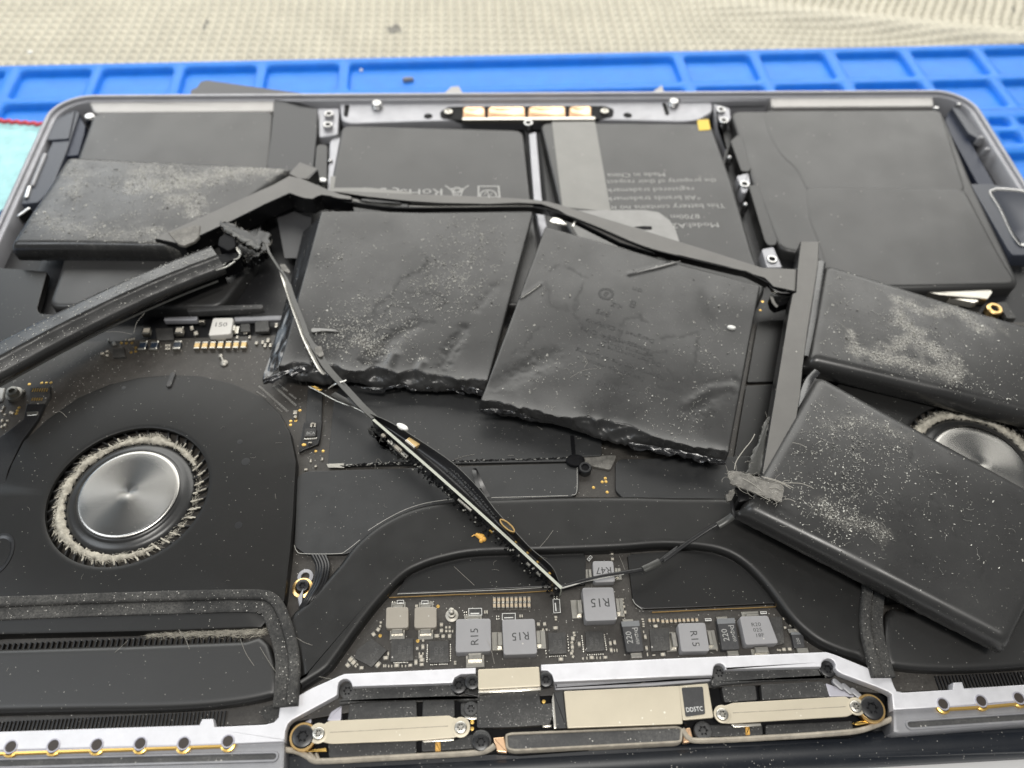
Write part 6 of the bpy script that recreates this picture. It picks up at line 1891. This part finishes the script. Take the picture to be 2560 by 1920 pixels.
for k in range(160):
    x, y = rg.gauss(930, 110), rg.gauss(960, 110)
    c = at('d1', x, y, 9.5); s = rg.uniform(.08, .35); d = rg.uniform(0, 6.28); z = rg.uniform(6.6, 9.6)
    m.add([(c[0], c[1], z), (c[0] + s * cos(d), c[1] + s * sin(d), z + rg.uniform(-.2, .2)), (c[0] + s * cos(d + 1.4), c[1] + s * sin(d + 1.4), z + rg.uniform(-.2, .2))], [(0, 1, 2)])
m.build('torn_shreds', 'flex_grey', pack, kind='stuff', angle=180)

# -- flex cable down to the little board
cable([at3('d1', 1110, 900, 9.6), at3('d1', 1170, 935, 9.6), at3('d1', 1215, 1040, 9.4), at3('d1', 1310, 1190, 9.2), at3('d1', 1400, 1320, 9.0), at3('d1', 1470, 1530, 8.8), at3('d3', 520, 130, 8.8), at3('d3', 570, 270, 8.6), at3('d3', 680, 440, 8.4), at3('d3', 780, 610, 8.2), at3('d3', 930, 780, 8.0), at3('d3', 1060, 920, 7.8), at3('d3', 1180, 1050, 7.6), at3('d3', 1310, 1170, 7.4)], [.7] * 26 + [1.3] * 20 + [2.0] * 35, .2, 'flex_grey', lean=.5, n=6)
cable([at3('d1', 1335, 1215, 8.9), at3('d1', 1385, 1370, 8.7), at3('d1', 1455, 1590, 8.5), at3('d3', 470, 120, 8.5), at3('d3', 540, 310, 8.4), at3('d3', 690, 610, 8.1), at3('d3', 760, 690, 7.9)], 1.0, .2, 'flex_edge', 'flex_edge_strip', lean=.5)  # bright strip paints the glint along the flex cable
cable([at3('d3', 590, 825, 4.2), at3('d3', 700, 880, 4.6), at3('d3', 900, 985, 5.4), at3('d3', 1120, 1070, 6.4), at3('d3', 1260, 1150, 7.0)], .7, .2, 'flex_edge', 'flex_edge_strip', lean=1.0)  # second painted glint, along the lower run
cable([at3('d3', 850, 905, 5.6), at3('d3', 960, 965, 5.9), at3('d3', 1080, 1030, 6.2), at3('d3', 1150, 1050, 6.4), at3('d3', 1030, 930, 6.8)], 1.6, .15, 'flex_grey', 'flex_tail', lean=.3)
cable([at3('d3', 800, 845, 5.5), at3('d3', 870, 800, 7.6), at3('d3', 1000, 755, 8.3)], .35, .15, 'flex_edge', 'flex_tail')
for tag, q in (('d3', [(650, 390), (720, 370), (755, 480), (700, 500), (650, 450)]), ('d1', [(1320, 1155), (1380, 1150), (1440, 1230), (1430, 1255), (1350, 1215)])):
    m = MB(); m.prism(rnd(T(8.9, tag, q), .4), 8.5, 8.95, bev=.08); m.build('tape_scrap', 'torn_tape', pack)

# -- little protection board standing on its edge
A, B = at3('d4', 58, 215, 7.6), at3('c8', 1352, 562, 4.4)
dx, dy = B[0] - A[0], B[1] - A[1]; L_ = hypot(dx, dy); ux, uy = dx / L_, dy / L_; nx_, ny_ = -uy, ux      # n points away from the camera side
m = MB()
NB = 40
rings = []
bend = lambda t: .9 * sin(pi * t) * .4
for k in range(NB + 1):
    t = k / NB
    x, y, z = A[0] + dx * t + nx_ * bend(t), A[1] + dy * t + ny_ * bend(t), A[2] + (B[2] - A[2]) * t
    w_ = .3
    rings.append([(x - nx_ * w_, y - ny_ * w_, z - 4.2), (x - nx_ * w_, y - ny_ * w_, z), (x + nx_ * w_, y + ny_ * w_, z), (x + nx_ * w_, y + ny_ * w_, z - 4.2)])
n4 = len(rings[0])
vs = [p for r in rings for p in r]; fs, mi = [], []
for j in range(NB):
    for i in range(4):
        a, b = j * 4 + i, j * 4 + (i + 1) % 4
        fs.append((a, a + 4, b + 4, b)); mi.append(1 if i == 1 else 0)
fs += [(0, 1, 2, 3), tuple(NB * 4 + q for q in (3, 2, 1, 0))]; mi += [1, 1]
m.v, m.f, m.m = vs, fs, mi
pcb = m.build('circuit_board', ['flex_black', 'board_edge'], pack, label='narrow circuit board standing on its edge')


def onb(t, off, dz):
    return (A[0] + dx * t + nx_ * (off + bend(t)), A[1] + dy * t + ny_ * (off + bend(t)), A[2] + (B[2] - A[2]) * t + dz)


ang = atan2(uy, ux)
for t, off, dz, l, w_, h, mt in ((.07, -.8, -1.2, 1.0, .7, .9, 'cap_white'), (.12, -.95, -1.0, 2.2, .9, 1.0, 'tin'), (.155, -.9, -1.1, 2.2, .8, 1.0, 'cap_white'), (.19, -1.0, -1.3, 2.4, .9, 1.0, 'tin'), (.28, -.7, -1.2, .8, .5, .7, 'tin'), (.40, -.8, -1.6, .6, .5, .6, 'tin'), (.42, -.8, -2.2, .5, .4, .5, 'tin'), (.52, -.7, -.5, 4.0, .5, .6, 'bracket_edge'),
                                 (.58, -.8, -1.6, .5, .4, .5, 'tin'), (.66, -.8, -1.5, .9, .4, .5, 'gold'), (.70, -.8, -1.6, .5, .4, .5, 'tin'), (.80, -.75, -1.0, .6, .5, .6, 'tin'), (.85, -.75, -.9, 1.0, .6, .6, 'tin'), (.90, -.7, -.9, 1.0, .6, .6, 'tin'), (.76, .8, -.6, .5, .4, .5, 'gold'), (.82, .8, -.6, .6, .5, .5, 'gold'), (.87, .8, -.6, .6, .5, .5, 'gold'), (.93, .8, -.6, .6, .5, .5, 'gold')):
    x, y, z = onb(t, off, dz)
    m = MB(); m.box((x, y), (l, w_), z - h, z, ang, 0, .08); m.build('component', mt, pcb)
m = MB()
for k in range(420):      # potting crumbs along the camera side
    t = rg.random(); x, y, z = onb(t, -rg.uniform(.4, 1.7), -rg.uniform(.6, 3.4)); s = rg.uniform(.1, .35); d = rg.uniform(0, 6.28)
    m.add([(x + s * cos(d + k2 * 1.57), y + s * sin(d + k2 * 1.57), z) for k2 in range(4)] + [(x, y, z + s)], [(0, 1, 4), (1, 2, 4), (2, 3, 4), (3, 0, 4)], 1 if rg.random() < .06 else 0)
m.build('potting_crumbs', ['strap_side', 'speck'], pcb, kind='stuff', angle=60)
frayed(T(4.5, 'd3', [(1240, 1290), (1330, 1255), (1420, 1330), (1380, 1440), (1560, 1540), (1640, 1560), (1550, 1580), (1400, 1440)]), 2.5, 4.4, 'flex_grey', 'torn_film', False)
# dark film leaning behind it, with printed marks showing through
top_ = [at3('d4', x, y, z) for x, y, z in ((20, 150, 7.6), (250, 250, 7.8), (560, 440, 7.6), (860, 640, 7.2), (1040, 790, 6.8), (1250, 1010, 6.4), (1420, 1230, 6.2), (1640, 1470, 6.0), (1800, 1640, 5.6))] + [at3('c8', 1290, 430, 5.0), at3('c8', 1335, 520, 4.6)]
tp = crom(top_, 8)
m = MB(); vs, fs = [], []
for i, p in enumerate(tp):
    t = i / (len(tp) - 1)
    q = onb(min(1, t * .98), .5, -.3)
    for k in range(7):
        s = k / 6
        vs.append((p[0] + (q[0] - p[0]) * s, p[1] + (q[1] - p[1]) * s, p[2] + (q[2] - p[2]) * s - 1.3 * sin(pi * s)))
for i in range(len(tp) - 1):
    for k in range(6):
        a = i * 7 + k
        fs.append((a, a + 1, a + 8, a + 7))
m.add(vs, fs); film = m.build('board_film', 'flex_black', pack, angle=80, label='shiny dark film curled behind the narrow board')
m = MB(); m.tube(tp, .11, 5); m.build('film_edge', 'flex_grey', film)
m = MB()
for k in range(22):
    t = .36 + k * .0125
    i = int(t * (len(tp) - 1)); p, q = tp[i], onb(t, .5, -.3)
    for s in (.25, .45):
        x, y, z = p[0] + (q[0] - p[0]) * s, p[1] + (q[1] - p[1]) * s, p[2] + (q[2] - p[2]) * s - 1.3 * sin(pi * s) + .12
        z += .03
        m.box((x + rg.uniform(-.1, .1), y + rg.uniform(-.1, .1)), (rg.uniform(.3, .8), rg.uniform(.15, .5)), z - .05, z + rg.uniform(0, .15), ang + rg.uniform(-.8, .8), 0, 0)
m.build('film_wrinkles', 'shield_film', film, kind='stuff')
m = MB(); m.prism(T(6.8, 'd4', [(410, 450), (470, 400), (575, 490), (510, 530)]), 6.0, 6.9, 0, bev=.08); m.prism(T(6.85, 'd4', [(408, 452), (428, 436), (528, 518), (510, 532)]), 6.0, 6.96, 1, bev=.05); m.build('gold_contact', ['cap_gold', 'bracket_edge'], pack)
m = MB()
c = at('d4', 1540, 1390, 6.2); a_ = ang
o_ = [(c[0] + 2.1 * cos(t) * cos(a_) - .75 * sin(t) * sin(a_), c[1] + 2.1 * cos(t) * sin(a_) + .75 * sin(t) * cos(a_)) for t in [2 * pi * k / 28 for k in range(28)]]
m.rings([[(x, y, 5.4) for x, y in ccw(o_)], [(x, y, 6.3) for x, y in ccw(o_)], [(x, y, 6.3) for x, y in inset(ccw(o_), .28)], [(x, y, 6.0) for x, y in inset(ccw(o_), .34)]], 0, capmi=1)
m.build('ring_pad', ['brass', 'flex_grey'], pack)
cable([at3('d4', 1330, 1070, 1.8), at3('d4', 1250, 920, 2.6), at3('d4', 1190, 780, 4.0), at3('d4', 1175, 800, 4.6), at3('d4', 1200, 900, 4.6), at3('d4', 1230, 980, 4.8)], .9, .15, 'flex_black', 'flex_loop', lean=.2)

# -- thin wire to the other end
m = MB()
m.tube(crom([at3('c8', 1350, 560, 3.4), at3('c8', 1480, 520, 4.2), at3('c8', 1600, 490, 4.6), at3('c8', 1730, 468, 4.6), at3('c8', 1850, 445, 4.4), at3('c8', 1940, 405, 4.4), at3('c8', 2060, 315, 4.6), at3('c9', 0, 392, 4.6), at3('c9', 150, 282, 5.2), at3('c9', 320, 172, 6.4), at3('c9', 405, 138, 7.4), at3('c9', 425, 110, 8.0), at3('c9', 418, 70, 8.6), at3('c9', 412, 30, 9.4)], 6), .42, 8, flat=.55)
m.build('wire', 'flex_black', pack)
m = MB(); m.tube(crom([at3('c8', 1350, 562, 3.6), at3('c8', 1480, 527, 4.2), at3('c8', 1600, 498, 4.6), at3('c8', 1730, 476, 4.6)], 5), .16, 6); m.build('wire', 'flex_edge', pack)
for q, r_ in (([at3('c8', 1850, 448, 4.6), at3('c8', 1900, 425, 4.7), at3('c8', 1950, 400, 4.7)], .75), ([at3('c9', 330, 180, 6.6), at3('c9', 380, 150, 7.2), at3('c9', 420, 120, 8.0)], .8)):
    m = MB(); m.tube(crom(q, 4), r_, 7, flat=.4); m.build('wire_tape', 'flex_grey', pack)
# -- frayed tape patch over the strap end
frayed(T(12.6, 'd7', [(725, 610), (800, 605), (940, 640), (1310, 745), (1330, 830), (1290, 945), (1250, 935), (980, 840), (740, 745), (715, 680)]), 12.0, 12.5, 'torn_tape', 'torn_tape', True, 'grey frayed tape patch', n=34, fl=(.6, 3.0))
frayed(T(9.6, 'd7', [(780, 800), (900, 790), (1080, 850), (1270, 945), (1000, 930), (820, 975), (790, 900)]), 6.0, 10.4, 'strap_side', 'torn_end', True, n=20, fl=(.4, 1.2))
frayed(T(9.8, 'd7', [(690, 860), (770, 800), (860, 830), (850, 860), (790, 850), (745, 930), (705, 930)]), 9.0, 9.7, 'torn_tape', 'torn_tape', False)
frayed(T(8.8, 'd7', [(1050, 290), (1110, 60), (1180, 0), (1150, 120), (1110, 430), (1070, 640), (910, 630), (960, 470), (1000, 350)]), 7.6, 8.6, 'flex_grey', 'torn_film', True, n=10)
m = MB()
for pts, r_ in (([(780, 590), (800, 500), (880, 380), (960, 280), (1005, 200)], .10), ([(1080, 672), (1250, 715), (1430, 795)], .10), ([(1100, 680), (1300, 745), (1400, 805)], .08), ([(1320, 740), (1500, 745), (1600, 775), (1660, 805)], .07), ([(870, 690), (980, 750), (1080, 830)], .07), ([(1000, 840), (1080, 890), (1180, 940)], .06), ([(1420, 295), (1500, 310), (1570, 345)], .05), ([(1330, 920), (1390, 920), (1450, 945)], .06), ([(1310, 730), (1340, 715), (1390, 712)], .05), ([(1160, 795), (1230, 790), (1290, 820)], .05)):
    m.tube(crom([at3('d7', x, y, 12.6 + .002 * (1005 - y) * (1 if r_ == .10 and pts[0][0] == 780 else 0)) for x, y in pts], 5), r_, 5)
m.build('loose_fibres', 'fibre', pack, kind='stuff')
# ------------------------------------------------------------------ crumbs and stray fibres
def pill(tag, x, y, z, l, w, rz, label, par=None):
    p = at(tag, x, y, z); m = MB()
    q = [(p[0] + l / 2 * cos(t) * cos(rz) - w / 2 * sin(t) * sin(rz), p[1] + l / 2 * cos(t) * sin(rz) + w / 2 * sin(t) * cos(rz)) for t in [2 * pi * k / 20 for k in range(20)]]
    m.prism(q, z - .1, z + .5, bev=.3, seg=3)
    return m.build('white_crumb', 'crumb_white', label=label, cat='crumb', group=None)


pill('d3', 1620, 1275, 7.6, 3.0, 1.4, -.55, 'white rice shaped crumb beside the little standing circuit board')
pill('c6', 330, 565, top_z(dD, *at('c6', 330, 565, 9)) + .1, 2.1, 1.2, -.25, 'white oval crumb lying on the stained middle cell')
m = MB()
for dx, dy, r in ((0, 0, .75), (-.5, .3, .6), (.5, -.5, .55), (-.1, -.9, .45), (-.9, .5, .45)):
    p = at('d4', 1255, 1510, 2.9); m.lathe((p[0] + dx, p[1] + dy), [(r, 2.55), (r * .95, 2.8), (r * .6, 3.05), (.1, 3.15)], 9)
p = at('d4', 1200, 1500, 2.8); m.tube([(p[0], p[1], 2.7), (p[0] - .5, p[1] + .2, 2.8), (p[0] - 1.0, p[1] - .1, 2.7)], .12, 5)
m.build('orange_crumb', 'crumb_orange', label='tiny orange crumb lying on the black heat pipe', cat='crumb')
# stray hairs and lint lying about on boards, plates and covers
m = MB()
for tag, z, pts in (('c8', 1.0, [(695, 430), (760, 490), (820, 545)]), ('c8', 2.7, [(1220, 310), (1260, 265), (1300, 210)]), ('c5', 1.1, [(740, 1410), (800, 1390), (865, 1378)]), ('c5', 1.1, [(1080, 1385), (1115, 1384)]), ('c5', 1.1, [(225, 1470), (240, 1405), (275, 1440)]), ('c7', 2.7, [(1090, 815), (1130, 870), (1155, 935)]), ('c7', 2.8, [(1585, 920), (1640, 1010), (1695, 1090)]), ('c7', 2.7, [(1465, 870), (1500, 960), (1550, 1035)]),
                    ('c7', 2.8, [(1790, 850), (1850, 890), (1905, 910)]), ('c7', 2.8, [(700, 955), (750, 910), (780, 880)]), ('c6', 9.3, [(1000, 515), (1060, 560), (1100, 620)]), ('c6', 9.3, [(2040, 580), (2110, 650), (2135, 735)]), ('d6', 2.7, [(1390, 800), (1430, 900), (1460, 1030)]), ('d5', .4, [(565, 40), (600, 120), (630, 200)]), ('d9', 1.0, [(240, 0), (290, 30), (340, 45)]), ('d9', 2.6, [(400, 375), (470, 390), (530, 400)]),
                    ('c5', 8.8, [(1480, 885), (1560, 840), (1650, 825)]), ('c5', 8.8, [(1570, 820), (1590, 780), (1560, 740)]), ('c9', 1.6, [(680, 1470), (900, 1465), (1080, 1440)]), ('c4', 12, [(860, 600), (880, 530), (930, 470)]), ('c4', 12, [(680, 590), (760, 590), (850, 605)]), ('c4', 2.8, [(350, 1110), (390, 1105), (430, 1140)]), ('d5', 1.0, [(660, 1470), (760, 1465), (850, 1440)])):
    m.tube(crom([at3(tag, x, y, z) for x, y in pts], 4), .032, 4)
for k in range(90):
    x, y = random.uniform(0, 2212), random.uniform(820, 1500)
    p = at('F', x, y, 2.9); l = random.uniform(.4, 1.6); d = random.uniform(0, 6.28); c2 = random.uniform(-.6, .6)
    if 1600 < x and y < 1400: continue
    on_plate = x < 620 and y < 1500
    z = 2.75 if on_plate else 1.15
    pts = [(*at('F', x, y, z), z)]
    for t in range(3):
        d += c2; pts.append((pts[-1][0] + l / 3 * cos(d), pts[-1][1] + l / 3 * sin(d), z))
    m.tube(pts, random.uniform(.012, .022), 3)
m.build('stray_fibres', 'fibre', kind='stuff', label='fine pale fibres and lint scattered over the open laptop', cat='lint')
